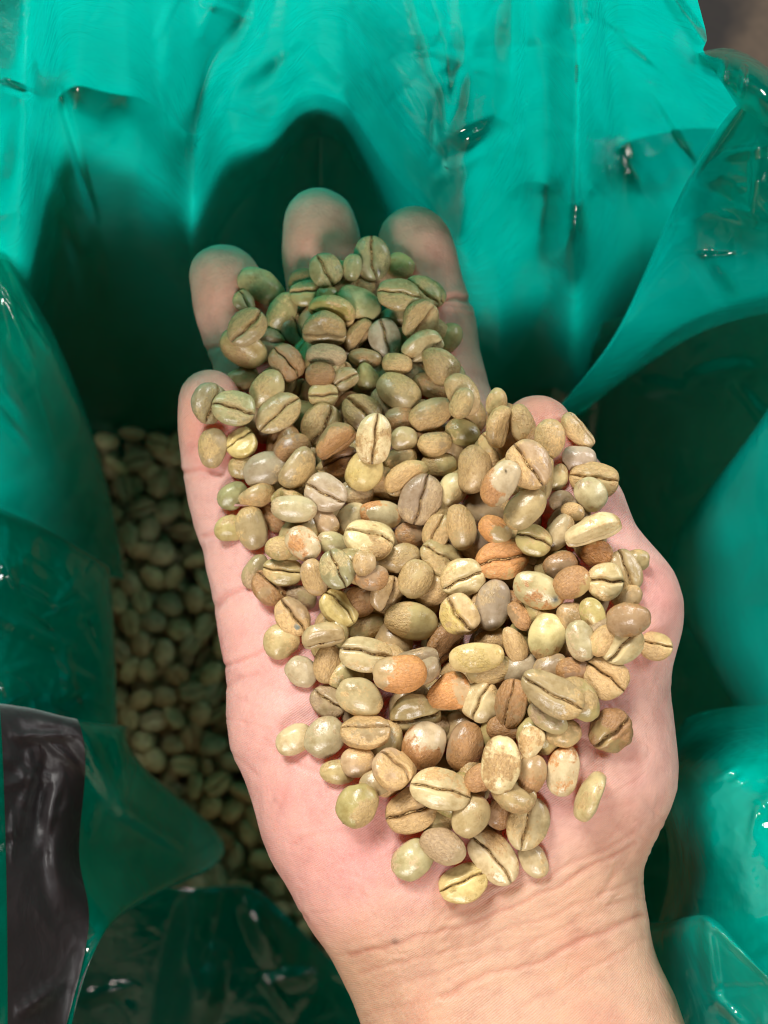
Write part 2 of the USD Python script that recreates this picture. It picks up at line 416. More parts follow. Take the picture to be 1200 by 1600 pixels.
# --- rolled rim at the top right corner
sheet('rolled_rim', [
    [(1092, 90, -.035), (1122, 83, -.03), (1150, 84, -.028), (1180, 99, -.025), (1205, 120, -.022), (1330, 200, -.02)],
    [(1095, 86, -.022), (1120, 80, -.018), (1150, 81, -.016), (1182, 96, -.013), (1210, 116, -.01), (1340, 190, -.008)],
    [(1126, 126, -.014), (1138, 122, -.008), (1155, 122, -.005), (1180, 136, -.002), (1212, 160, 0), (1345, 230, 0)],
    [(1170, 200, -.03), (1175, 205, -.025), (1182, 212, -.025), (1194, 225, -.02), (1218, 240, -.02), (1345, 300, -.02)]],
    [(1133, 95, 1130, 150, 2.5, 7, 12), (1165, 105, 1160, 148, 3, 6, 10), (1095, 95, 1160, 160, 2, 12)], crumple=0.4, seed=21)
# --- the big fold hanging in from the right
sheet('hanging_fold', [
    [(1185, 175, -.04), (1168, 152, -.015), (1235, 140, -.002), (1310, 145, 0.0), (1400, 150, 0.0)],
    [(1125, 290, -.07), (1086, 272, -.034), (1190, 262, -.012), (1310, 262, -.002), (1400, 262, 0)],
    [(1030, 440, -.10), (1012, 422, -.058), (1130, 350, -.026), (1310, 340, -.008), (1400, 340, 0)],
    [(975, 545, -.12), (950, 540, -.085), (1090, 430, -.045), (1310, 395, -.018), (1400, 390, 0)],
    [(912, 622, -.14), (888, 624, -.118), (1010, 540, -.088), (1142, 477, -.058), (1400, 440, -.03)],
    [(935, 640, -.155), (915, 640, -.15), (1025, 560, -.125), (1150, 500, -.10), (1400, 470, -.08)]],
    [(1166, 155, 1086, 272, 3, 8, 22), (1086, 272, 952, 540, 2, 10, 30), (1130, 240, 1200, 228, 2.5, 10, 18), (1180, 230, 1178, 345, 4, 26, 10), (1078, 282, 1170, 330, -3, 30),
     (1178, 345, 1160, 300, 3, 20), (1140, 475, 1080, 380, 3, 24)] + random_creases(rng, 14, (980, 250, 1250, 520), (40, 110), 1.5, (8, 22)), crumple=0.7, seed=22)
# --- left wall hanging in, then the folds in front of it
sheet('side_fold', [
    [(-150, 300, -.02), (-60, 350, -.04), (0, 374, -.058), (10, 378, -.10)],
    [(-150, 440, -.03), (-40, 452, -.05), (40, 462, -.07), (38, 464, -.11)],
    [(-150, 540, -.04), (-20, 545, -.06), (80, 545, -.085), (76, 550, -.125)],
    [(-150, 700, -.06), (0, 700, -.09), (132, 700, -.13), (122, 704, -.165)],
    [(-150, 900, -.09), (0, 880, -.13), (168, 900, -.19), (150, 900, -.22)]],
    [(0, 374, 80, 545, 4, 8, 14), (8, 450, 50, 560, 3.5, 9, 18), (-10, 420, 70, 540, 2.5, 6, 10), (0, 640, 45, 700, 3, 9, 14), (0, 600, 38, 660, 3, 16), (0, 520, 40, 600, -3, 25)] + random_creases(rng, 10, (-60, 380, 120, 860), (40, 120), 1.3, (8, 20), -60), crumple=1.2, seed=23)
sheet('side_fold', [
    [(-150, 790, -.10), (0, 840, -.12), (80, 870, -.13), (150, 905, -.15), (150, 920, -.16)],
    [(-150, 760, -.05), (0, 816, -.07), (80, 848, -.085), (158, 888, -.11), (150, 890, -.14)],
    [(-150, 960, -.04), (0, 975, -.06), (80, 985, -.075), (164, 1000, -.10), (155, 1000, -.14)],
    [(-150, 1110, -.035), (0, 1140, -.05), (80, 1150, -.065), (167, 1160, -.09), (158, 1160, -.13)]],
    [(20, 905, 90, 945, 2, 10), (90, 940, 130, 900, 1.5, 10), (0, 960, 110, 1010, 2, 12, 24), (100, 1010, 120, 1100, 2, 10, 20)] + random_creases(rng, 34, (-40, 880, 150, 1110), (25, 80), 1.5, (6, 14)), crumple=1.4, seed=24)
stripe_rows = [
    [(-150, 1110, -.07), (0, 1122, -.085), (62, 1130, -.09), (122, 1140, -.09), (188, 1150, -.11), (180, 1152, -.14)],
    [(-150, 1094, -.02), (0, 1110, -.045), (62, 1119, -.05), (124, 1131, -.055), (187, 1140, -.075), (180, 1146, -.11)],
    [(-150, 1200, -.015), (5, 1200, -.04), (66, 1205, -.05), (133, 1210, -.055), (226, 1215, -.09), (216, 1218, -.13)],
    [(-150, 1320, -.01), (9, 1325, -.035), (70, 1332, -.045), (124, 1340, -.055), (306, 1335, -.13), (290, 1336, -.17)],
    [(-150, 1430, -.005), (11, 1430, -.03), (73, 1434, -.04), (139, 1440, -.048), (186, 1432, -.06), (176, 1436, -.10)],
    [(-150, 1590, 0), (12, 1595, -.022), (60, 1597, -.03), (104, 1600, -.036), (110, 1602, -.037), (104, 1606, -.08)],
    [(-150, 1760, 0.01), (10, 1760, -.015), (45, 1760, -.02), (75, 1760, -.025), (80, 1760, -.026), (76, 1760, -.06)]]
scr = [(122, 1135, 195, 1265, 4, 20, 30), (195, 1265, 186, 1145, 3, 16), (195, 1265, 300, 1335, 4, 20), (60, 1180, 30, 1300, 2.5, 14, 22), (90, 1220, 60, 1330, 2, 16),
       (0, 1230, 70, 1215, 2, 12), (20, 1150, 110, 1150, 1.5, 10), (30, 1580, 90, 1540, 2.5, 10, 16), (150, 1250, 140, 1310, 1.2, 8)] + random_creases(rng, 26, (-20, 1120, 130, 1330), (30, 100), 1.3, (6, 16))
sheet('printed_flap', stripe_rows, scr, nu=110, nv=110, crumple=0.6, seed=25)
sheet('printed_stripe', stripe_rows, scr, nu=60, nv=110, crumple=0.6, seed=25, mat=INK, urange=(0.2, 0.6), lift=0.0005)
# --- the dark bottom edge and the right side
sheet('film', [
    [(-100, 1330, -.215), (300, 1390, -.226), (430, 1420, -.23), (560, 1540, -.225), (760, 1480, -.225)],
    [(-120, 1480, -.215), (280, 1500, -.222), (400, 1480, -.224), (560, 1590, -.224), (760, 1560, -.22)],
    [(-220, 1900, -.212), (250, 1900, -.214), (420, 1900, -.214), (600, 1900, -.214), (900, 1900, -.214)]],
    [(395, 1420, 425, 1490, 3, 16, 30), (310, 1400, 270, 1600, 4, 40, 40), (420, 1535, 480, 1520, 2.5, 14, 20), (420, 1535, 450, 1580, 2, 14), (130, 1560, 200, 1540, 3, 8, 16), (330, 1500, 300, 1620, 5, 40)] + random_creases(rng, 16, (120, 1400, 600, 1600), (50, 140), 0.6, (10, 26)), crumple=0.2, seed=26)
sheet('film', [
    [(680, 600, -.225), (900, 520, -.19), (1100, 460, -.13), (1400, 430, -.07)],
    [(800, 760, -.232), (960, 700, -.21), (1130, 640, -.15), (1400, 640, -.08)],
    [(880, 1000, -.236), (1010, 950, -.21), (1150, 1000, -.15), (1400, 1000, -.09)],
    [(930, 1400, -.236), (1020, 1350, -.21), (1120, 1350, -.15), (1400, 1350, -.09)],
    [(900, 1840, -.12), (1020, 1840, -.10), (1120, 1840, -.08), (1400, 1840, -.07)]],
    [(1080, 590, 1160, 570, 4, 16, 26), (880, 560, 1010, 520, 4, 20), (1000, 600, 1100, 620, 3, 20)] + random_creases(rng, 14, (800, 500, 1200, 1400), (60, 160), 2, (12, 28)), crumple=1.0, seed=27)
sheet('side_fold', [
    [(1250, 610, -.10), (1228, 600, -.055), (1290, 615, -.04), (1380, 640, -.03)],
    [(1140, 780, -.15), (1112, 778, -.11), (1235, 790, -.065), (1380, 800, -.03)],
    [(1085, 900, -.17), (1060, 898, -.14), (1200, 915, -.08), (1380, 930, -.03)],
    [(1130, 1010, -.16), (1102, 1012, -.13), (1215, 1015, -.08), (1380, 1020, -.03)],
    [(1175, 1090, -.15), (1150, 1095, -.12), (1240, 1090, -.08), (1380, 1090, -.03)],
    [(1250, 1200, -.13), (1228, 1206, -.10), (1290, 1195, -.07), (1380, 1180, -.03)]],
    [(1075, 850, 1200, 760, 4, 60, 60), (1130, 1040, 1220, 900, 3, 50)], crumple=1.0, seed=28)
bulge = [
    [(1100, 1120, -.15), (1075, 1120, -.12), (1140, 1105, -.10), (1250, 1100, -.09), (1400, 1100, -.08)],
    [(1060, 1200, -.12), (1041, 1196, -.075), (1115, 1178, -.046), (1220, 1172, -.036), (1400, 1170, -.03)],
    [(1060, 1270, -.11), (1040, 1262, -.06), (1115, 1255, -.030), (1220, 1250, -.02), (1400, 1240, -.01)],
    [(1068, 1350, -.11), (1054, 1350, -.06), (1130, 1350, -.025), (1230, 1350, -.012), (1400, 1350, 0)],
    [(1060, 1440, -.11), (1041, 1440, -.06), (1130, 1450, -.025), (1230, 1480, -.008), (1400, 1500, 0)],
    [(1050, 1600, -.11), (1035, 1600, -.06), (1130, 1620, -.03), (1230, 1650, -.01), (1400, 1660, 0)]]
sheet('folded_rim', [[(x + 14, y + 6, z) for x, y, z in r] for r in bulge], (), crumple=1.0, seed=40, mat=JUTE, path='/World/jute_sack', lift=-0.003)
sheet('bulging_fold', bulge,
    [(1120, 1215, 1150, 1200, 1.6, 9), (1145, 1222, 1160, 1215, 1.4, 8), (1185, 1260, 1175, 1310, 1.5, 8, 12)] + random_creases(rng, 8, (1060, 1200, 1250, 1480), (40, 90), 0.7, (10, 24)), crumple=0.8, seed=29, mat=BACKED_LIT)
sheet('turned_flap', [
    [(975, 1440, -.12), (1040, 1460, -.09), (1100, 1455, -.07), (1150, 1495, -.06), (1230, 1560, -.05), (1400, 1680, -.04)],
    [(965, 1420, -.085), (1040, 1442, -.048), (1102, 1433, -.018), (1152, 1474, -.012), (1225, 1545, -.004), (1400, 1680, 0)],
    [(985, 1520, -.07), (1042, 1530, -.045), (1104, 1525, -.024), (1160, 1560, -.016), (1240, 1610, -.006), (1400, 1720, 0)],
    [(1005, 1780, -.06), (1060, 1780, -.045), (1120, 1780, -.03), (1180, 1780, -.018), (1260, 1790, -.006), (1400, 1820, 0)]],
    [(1102, 1434, 1118, 1560, 3.5, 16, 22), (1102, 1433, 1220, 1540, 2, 7, 14), (1118, 1560, 1160, 1600, 2, 12)] + random_creases(rng, 12, (1020, 1440, 1230, 1640), (30, 90), 0.9, (8, 18)), crumple=0.8, seed=30, mat=BACKED_LIT)


# ------------------------------------------------------------------ the hand and forearm (one continuous surface)
def surface_nets(F, origin, h):
    """Naive surface nets of the zero level of a grid F (negative inside)."""
    nx, ny, nz = F.shape
    inside = F < 0
    acc = np.zeros((nx - 1, ny - 1, nz - 1, 3))
    cnt = np.zeros((nx - 1, ny - 1, nz - 1))
    corners = [(i, j, k) for i in (0, 1) for j in (0, 1) for k in (0, 1)]
    sl = lambda c: tuple(slice(c[a], F.shape[a] - 1 + c[a]) for a in range(3))
    for a, ca in enumerate(corners):
        for cb in corners[a + 1:]:
            if sum(abs(ca[q] - cb[q]) for q in range(3)) != 1:
                continue
            fa, fb = F[sl(ca)], F[sl(cb)]
            cross = (fa < 0) != (fb < 0)
            t = np.where(cross, fa / np.where(cross, fa - fb, 1), 0)
            for q in range(3):
                acc[..., q] += np.where(cross, ca[q] + t * (cb[q] - ca[q]), 0)
            cnt += cross
    active = cnt > 0
    ids = np.full(active.shape, -1)
    ids[active] = np.arange(active.sum())
    I = np.argwhere(active)
    V = (I + acc[active] / cnt[active][:, None]) * h + origin
    faces = []
    for ax in range(3):
        u, w = (ax + 1) % 3, (ax + 2) % 3
        lo = [slice(None)] * 3
        hi = [slice(None)] * 3
        lo[ax], hi[ax] = slice(0, -1), slice(1, None)
        a, b = inside[tuple(lo)], inside[tuple(hi)]
        E = np.argwhere(a != b)
        E = E[(E[:, u] > 0) & (E[:, w] > 0) & (E[:, u] < F.shape[u] - 1) & (E[:, w] < F.shape[w] - 1)]
        flip = b[tuple(E.T)]
        def cell(du, dw):
            c = E.copy()
            c[:, u] -= du
            c[:, w] -= dw
            return ids[tuple(c.T)]
        q = np.stack([cell(1, 1), cell(0, 1), cell(0, 0), cell(1, 0)], 1)
        q[flip] = q[flip][:, ::-1]
        faces.append(q)
    Q = np.vstack(faces)
    return V, np.vstack([Q[:, [0, 1, 2]], Q[:, [0, 2, 3]]])


def smin(a, b, k):
    h = np.clip(0.5 + 0.5 * (b - a) / k, 0, 1)
    return b + (a - b) * h - k * h * (1 - h)


def bone(X, a, b, ra, rb):
    a, b = np.asarray(a), np.asarray(b)
    d = b - a
    t = np.clip(((X - a) @ d) / (d @ d), 0, 1)
    return np.linalg.norm(X - a - t[..., None] * d, axis=-1) - (ra + t * (rb - ra))


def hand_mesh():
    mm = 0.001

    def near(X, a, b, r):
        # the part of the grid close enough to a bone to matter
        a, b = np.asarray(a), np.asarray(b)
        i0 = np.maximum(np.floor((np.minimum(a, b) - r - 0.014 - lo) / h).astype(int), 0)
        i1 = np.minimum(np.ceil((np.maximum(a, b) + r + 0.014 - lo) / h).astype(int) + 1, n)
        return tuple(slice(p, q) for p, q in zip(i0, i1))

    def merge(d, fn, k, sl):
        d[sl] = smin(d[sl], fn(X[sl]), k)
        return d

    J = lambda px, py, z, r: (P(px, py, z * mm), r * mm)
    fingers = {
        'little': [J(327, 624, -41, 6.1), J(343, 715, -43, 7.3), J(368, 815, -43, 8.0), J(432, 955, -39, 10.0)],
        'ring': [J(349, 432, -57, 7.2), J(382, 530, -56, 8.2), J(428, 650, -52, 9.0), J(505, 900, -42, 11.0)],
        'middle': [J(497, 348, -60, 7.7), J(512, 450, -59, 8.5), J(545, 600, -54, 9.4), J(602, 870, -43, 11.5)],
        'index': [J(645, 378, -58, 7.6), J(668, 470, -56, 8.4), J(690, 595, -51, 9.4), J(742, 850, -42, 12.0)],
    }
    thumb = [J(838, 676, -30, 7.6), J(898, 800, -29, 9.6), J(945, 955, -26, 13.2), J(888, 1185, -27, 20.0)]
    palm = [
        (J(432, 955, -39, 10.0), J(660, 1360, -31, 17.0)), (J(505, 900, -42, 11.0), J(690, 1350, -34, 15.0)),
        (J(602, 870, -43, 11.5), J(740, 1340, -35, 15.0)), (J(742, 850, -42, 12.0), J(800, 1340, -34, 15.0)),
        (J(475, 975, -41, 9.5), J(560, 1230, -36, 12)), (J(560, 930, -44, 9.5), J(660, 1230, -38, 12)), (J(680, 900, -44, 10), J(760, 1200, -39, 12)),
        (J(450, 1020, -35, 13.0), J(486, 1125, -33, 15.5)), (J(486, 1125, -33, 15.5), J(562, 1258, -29, 19.0)), (J(562, 1258, -29, 19.0), J(632, 1368, -28, 19.5)),
        (J(632, 1368, -28, 19.5), J(682, 1490, -27, 17.0)),
        (J(888, 1185, -27, 20.0), J(845, 1365, -27, 17.5)), (J(845, 1365, -27, 17.5), J(868, 1450, -26, 16.2)), (J(945, 955, -26, 13.2), J(780, 1000, -40, 11)),
        (J(800, 860, -40, 11), J(930, 960, -30, 12)),
        (J(682, 1490, -27, 17.0), J(752, 1650, -22, 19.5)), (J(752, 1650, -22, 19.5), J(860, 1990, -12, 22.0)),
        (J(868, 1450, -26, 16.2), J(916, 1620, -22, 17.5)), (J(916, 1620, -22, 17.5), J(1030, 1990, -12, 22.0)),
        (J(770, 1450, -27, 16.5), J(835, 1650, -21, 19.0)), (J(835, 1650, -21, 19.0), J(950, 1990, -10, 23.0)),
    ]
    h = 1.0 * mm
    lo, hi = np.array([-.052, -.185, -.09]), np.array([.095, .082, .025])
    n = np.ceil((hi - lo) / h).astype(int)
    ax = [lo[i] + h * np.arange(n[i]) for i in range(3)]
    X = np.stack(np.meshgrid(*ax, indexing='ij'), -1)
    d = np.full(X.shape[:3], 0.05)
    for (a, ra), (b, rb) in palm:
        d = merge(d, lambda Y: bone(Y, a, b, ra, rb), 7 * mm, near(X, a, b, max(ra, rb)))
    f = np.full(d.shape, 0.05)
    for ch in list(fingers.values()):
        c = np.full(d.shape, 0.05)
        for (a, ra), (b, rb) in zip(ch[:-1], ch[1:]):
            sl = near(X, a, b, max(ra, rb))
            Y = X[sl]
            q = bone(Y, a, b, ra, rb)
            # a soft pad on the palm side of each phalanx
            m = (a * 0.55 + b * 0.45) + np.array([0, 0, 0.0012])
            q = smin(q, np.linalg.norm((Y - m) * np.array([1, 0.75, 1]), axis=-1) - (ra * 0.5 + rb * 0.5) * 0.97, 4 * mm)
            c[sl] = smin(c[sl], q, 2.0 * mm)
        f = np.minimum(f, c)
    d = smin(d, f, 6 * mm)
    c = np.full(d.shape, 0.05)
    for (a, ra), (b, rb) in zip(thumb[:-1], thumb[1:]):
        c = merge(c, lambda Y: bone(Y, a, b, ra, rb), 3 * mm, near(X, a, b, max(ra, rb)))
    d = smin(d, c, 7 * mm)
    V, Fc = surface_nets(d, lo, h)
    m = trimesh.Trimesh(V, Fc, process=False)
    trimesh.smoothing.filter_taubin(m, iterations=14)
    m = m.subdivide()
    trimesh.smoothing.filter_taubin(m, iterations=8)
    return m


HAND = hand_mesh()
_hv = np.array(HAND.vertices)
_nrm = np.array(HAND.vertex_normals)


def hand_height(cell=0.0005, lo=(-0.075, -0.10), n=(320, 420)):
    g = np.full(n, -1.0)
    i = ((_hv[:, 0] - lo[0]) / cell).astype(int)
    j = ((_hv[:, 1] - lo[1]) / cell).astype(int)
    ok = (i >= 0) & (j >= 0) & (i < n[0]) & (j < n[1])
    np.maximum.at(g, (i[ok], j[ok]), _hv[ok, 2])
    from scipy.ndimage import grey_closing
    g = grey_closing(g, size=(5, 5))
    return g


def dress_hand():
    v = _hv
    px, py = to_px(v)
    up = smoothstep(-0.2, 0.3, _nrm[:, 2])
    # creases: (polyline, half width in px, depth in mm, redness)
    cr = [
        ([(545, 1494), (600, 1482), (650, 1463), (720, 1450), (800, 1418), (870, 1385), (940, 1345), (992, 1315)], 4, 0.24, 1.0),
        ([(700, 1440), (780, 1395), (850, 1372), (925, 1335), (990, 1300)], 4, 0.16, 0.6),
        ([(560, 1520), (640, 1500), (720, 1482), (800, 1450), (880, 1425), (992, 1372)], 4, 0.16, 0.6),
        ([(590, 1548), (660, 1530), (740, 1500), (820, 1478), (900, 1440), (1000, 1400)], 4, 0.13, 0.4),
        ([(690, 1560), (760, 1520), (850, 1500), (930, 1462), (1005, 1430)], 5, 0.35, 0.8),
        ([(820, 1570), (870, 1545), (940, 1505), (1010, 1465)], 4, 0.14, 0.4),
        ([(570, 1585), (680, 1560), (760, 1545)], 5, 0.2, 0.3),
        ([(340, 1048), (375, 1030), (410, 1018), (450, 995), (500, 985)], 4, 0.3, 0.8),
        ([(345, 1075), (372, 1060), (400, 1052)], 3.5, 0.18, 0.5),
        ([(338, 948), (352, 930), (380, 915), (410, 905)], 5, 0.4, 0.7),
        ([(284, 742), (310, 736), (345, 738)], 4, 0.35, 0.7),
        ([(316, 838), (345, 832), (372, 834)], 4, 0.35, 0.6),
        ([(690, 468), (712, 466), (735, 471)], 4, 0.6, 0.9), ([(696, 478), (734, 481)], 3, 0.2, 0.4), ([(700, 488), (738, 490)], 3, 0.15, 0.3),
        ([(322, 545), (345, 540), (372, 545)], 4, 0.3, 0.5),
        ([(430, 1170), (470, 1195), (500, 1205)], 5, 0.2, 0.5), ([(455, 1320), (500, 1300), (540, 1296)], 5, 0.12, 0.3), ([(900, 1250), (940, 1262), (990, 1255)], 6, 0.15, 0.4),
        ([(985, 1330), (960, 1365), (940, 1400)], 5, 0.2, 0.4), ([(1000, 905), (985, 960), (990, 1010)], 5, 0.2, 0.4), ([(905, 1150), (950, 1180), (1000, 1190)], 5, 0.15, 0.3),
    ]
    rng = np.random.default_rng(12)
    for k in range(120):   # fine wrist wrinkles following the main creases
        x = rng.uniform(570, 990)
        y = 1500 - (x - 570) * 0.40 + rng.normal(40, 62)
        L = rng.uniform(40, 150)
        a = math.radians(24 + rng.normal(0, 16))
        cr.append(([(x - L / 2 * math.cos(a), y + L / 2 * math.sin(a)), (x, y + rng.normal(0, 3)), (x + L / 2 * math.cos(a), y - L / 2 * math.sin(a))], rng.uniform(2.0, 3.2), rng.uniform(0.03, 0.09), 0.22))
    for k in range(46):   # fine lines of the palm
        x, y = rng.uniform(360, 700), rng.uniform(1030, 1450)
        L = rng.uniform(30, 110)
        a = math.radians(-35 + rng.normal(0, 25))
        cr.append(([(x - L / 2 * math.cos(a), y + L / 2 * math.sin(a)), (x + L / 2 * math.cos(a), y - L / 2 * math.sin(a))], rng.uniform(2.5, 4), rng.uniform(0.04, 0.12), 0.12))
    for k in range(40):
        x, y = rng.uniform(860, 1050), rng.uniform(1050, 1350)
        L = rng.uniform(30, 100)
        a = math.radians(rng.choice([60, -30]) + rng.normal(0, 15))
        cr.append(([(x - L / 2 * math.cos(a), y + L / 2 * math.sin(a)), (x + L / 2 * math.cos(a), y - L / 2 * math.sin(a))], rng.uniform(2.5, 4), rng.uniform(0.04, 0.12), 0.15))
    depth = np.zeros(len(v))
    red = np.zeros(len(v))
    top = np.where(up > 0)[0]
    for pts, w, dep, r in cr:
        a = np.array(pts)
        box = (px[top] > a[:, 0].min() - 30) & (px[top] < a[:, 0].max() + 30) & (py[top] > a[:, 1].min() - 30) & (py[top] < a[:, 1].max() + 30)
        i = top[box]
        if not len(i):
            continue
        d = poly_dist(px[i] + 6 * (fbm(np.stack([px[i] / 40, py[i] / 40, px[i] * 0], -1), 2, 4) - 0.5), py[i] + 10 * (fbm(np.stack([px[i] / 30, py[i] / 30, px[i] * 0], -1), 2, 3) - 0.5), pts)
        e = np.exp(-(d / w) ** 2) * up[i]
        lip = np.exp(-((d - 2.2 * w) / (1.6 * w)) ** 2) * up[i]
        depth[i] += (-dep * e + 0.35 * dep * lip) * 0.001
        red[i] = np.maximum(red[i], r * np.exp(-(d / (w * 0.9)) ** 2) * up[i])
    lump = (fbm(v * 90, 3, 6) - 0.5) * 0.0010 + (fbm(v * 260, 3, 8) - 0.5) * 0.0002
    v2 = v + _nrm * (depth + lump)[:, None]
    # flesh colours of palm, finger pads and forearm
    palm_c = np.array([0.66, 0.335, 0.285])
    arm_c = np.array([0.54, 0.315, 0.205])
    pad_c = np.array([0.82, 0.31, 0.22])
    t = smoothstep(1340, 1500, py + (px - 600) * 0.35 + 90 * (fbm(v * 70, 3, 1) - 0.5))[:, None]
    c = palm_c * (1 - t) + arm_c * t
    for x, y, r in [(335, 650, 75), (355, 450, 100), (500, 380, 110), (650, 400, 100), (690, 540, 90), (840, 650, 75)]:
        w = np.exp(-(np.hypot(px - x, py - y) / r) ** 2)[:, None]
        c = c * (1 - 0.8 * w) + pad_c * 0.8 * w
    then = np.exp(-(((px - 960) / 90) ** 2 + ((py - 1120) / 200) ** 2))[:, None]  # browner, darker ball of the thumb: shade worked into the skin colour
    c = c * (1 - 0.7 * then) + np.array([0.52, 0.30, 0.215]) * 0.7 * then
    blot = smoothstep(0.5, 0.72, fbm(v * 75, 4, 17))[:, None]
    c = c * (1 - blot * np.array([0.02, 0.14, 0.13]))
    flush = np.exp(-(((px - 560) / 60) ** 2 + ((py - 1340) / 40) ** 2))[:, None] * 0.6
    c = c * (1 - flush * np.array([0.02, 0.22, 0.2]))
    for (x, y, r, s) in [(617, 1471, 6, 0.5), (590, 1302, 3, 0.3), (430, 1250, 3, 0.2), (700, 1530, 3, 0.25)]:
        c = c * (1 - s * np.exp(-(np.hypot(px - x, py - y) / r) ** 2))[:, None]
    c = c * (1 - red[:, None] * np.array([0.14, 0.26, 0.27]))
    m = (v2, np.array(HAND.faces))
    return m, c


hm, hc = dress_hand()
person = UsdGeom.Xform.Define(stage, '/World/person').GetPrim()
tag(person, 'bare right hand and wrist, palm up and cupped, holding a heap of coffee beans', 'person')
obj('hand', hm, SKIN, '/World/person', smooth=True, colors={'tone': hc})


# ------------------------------------------------------------------ coffee beans
# colour classes: bare bean, papery husk, how much of the bean the husk covers
CLS = {
    'olive': ((0.42, 0.345, 0.18), (0.46, 0.31, 0.13), 0.30), 'green': ((0.36, 0.345, 0.19), (0.41, 0.31, 0.14), 0.35),
    'pale': ((0.54, 0.46, 0.265), (0.50, 0.34, 0.15), 0.24), 'cream': ((0.65, 0.56, 0.32), (0.50, 0.31, 0.13), 0.16),
    'yellow': ((0.57, 0.475, 0.215), (0.50, 0.36, 0.12), 0.2), 'tan': ((0.47, 0.36, 0.20), (0.49, 0.315, 0.135), 0.66),
    'brown': ((0.37, 0.265, 0.15), (0.36, 0.19, 0.075), 0.72), 'orange': ((0.51, 0.39, 0.21), (0.47, 0.215, 0.07), 0.62),
    'grey': ((0.43, 0.375, 0.24), (0.45, 0.32, 0.17), 0.14), 'greybrown': ((0.38, 0.31, 0.19), (0.38, 0.26, 0.14), 0.45),
    'mixed': ((0.47, 0.405, 0.25), (0.45, 0.22, 0.08), 0.42)}
WORDS = {'olive': 'olive green', 'green': 'dull green', 'pale': 'pale khaki', 'cream': 'creamy white', 'yellow': 'yellowish', 'tan': 'tan', 'brown': 'brown',
         'orange': 'orange brown', 'grey': 'grey', 'greybrown': 'grey brown', 'mixed': 'rust patched'}

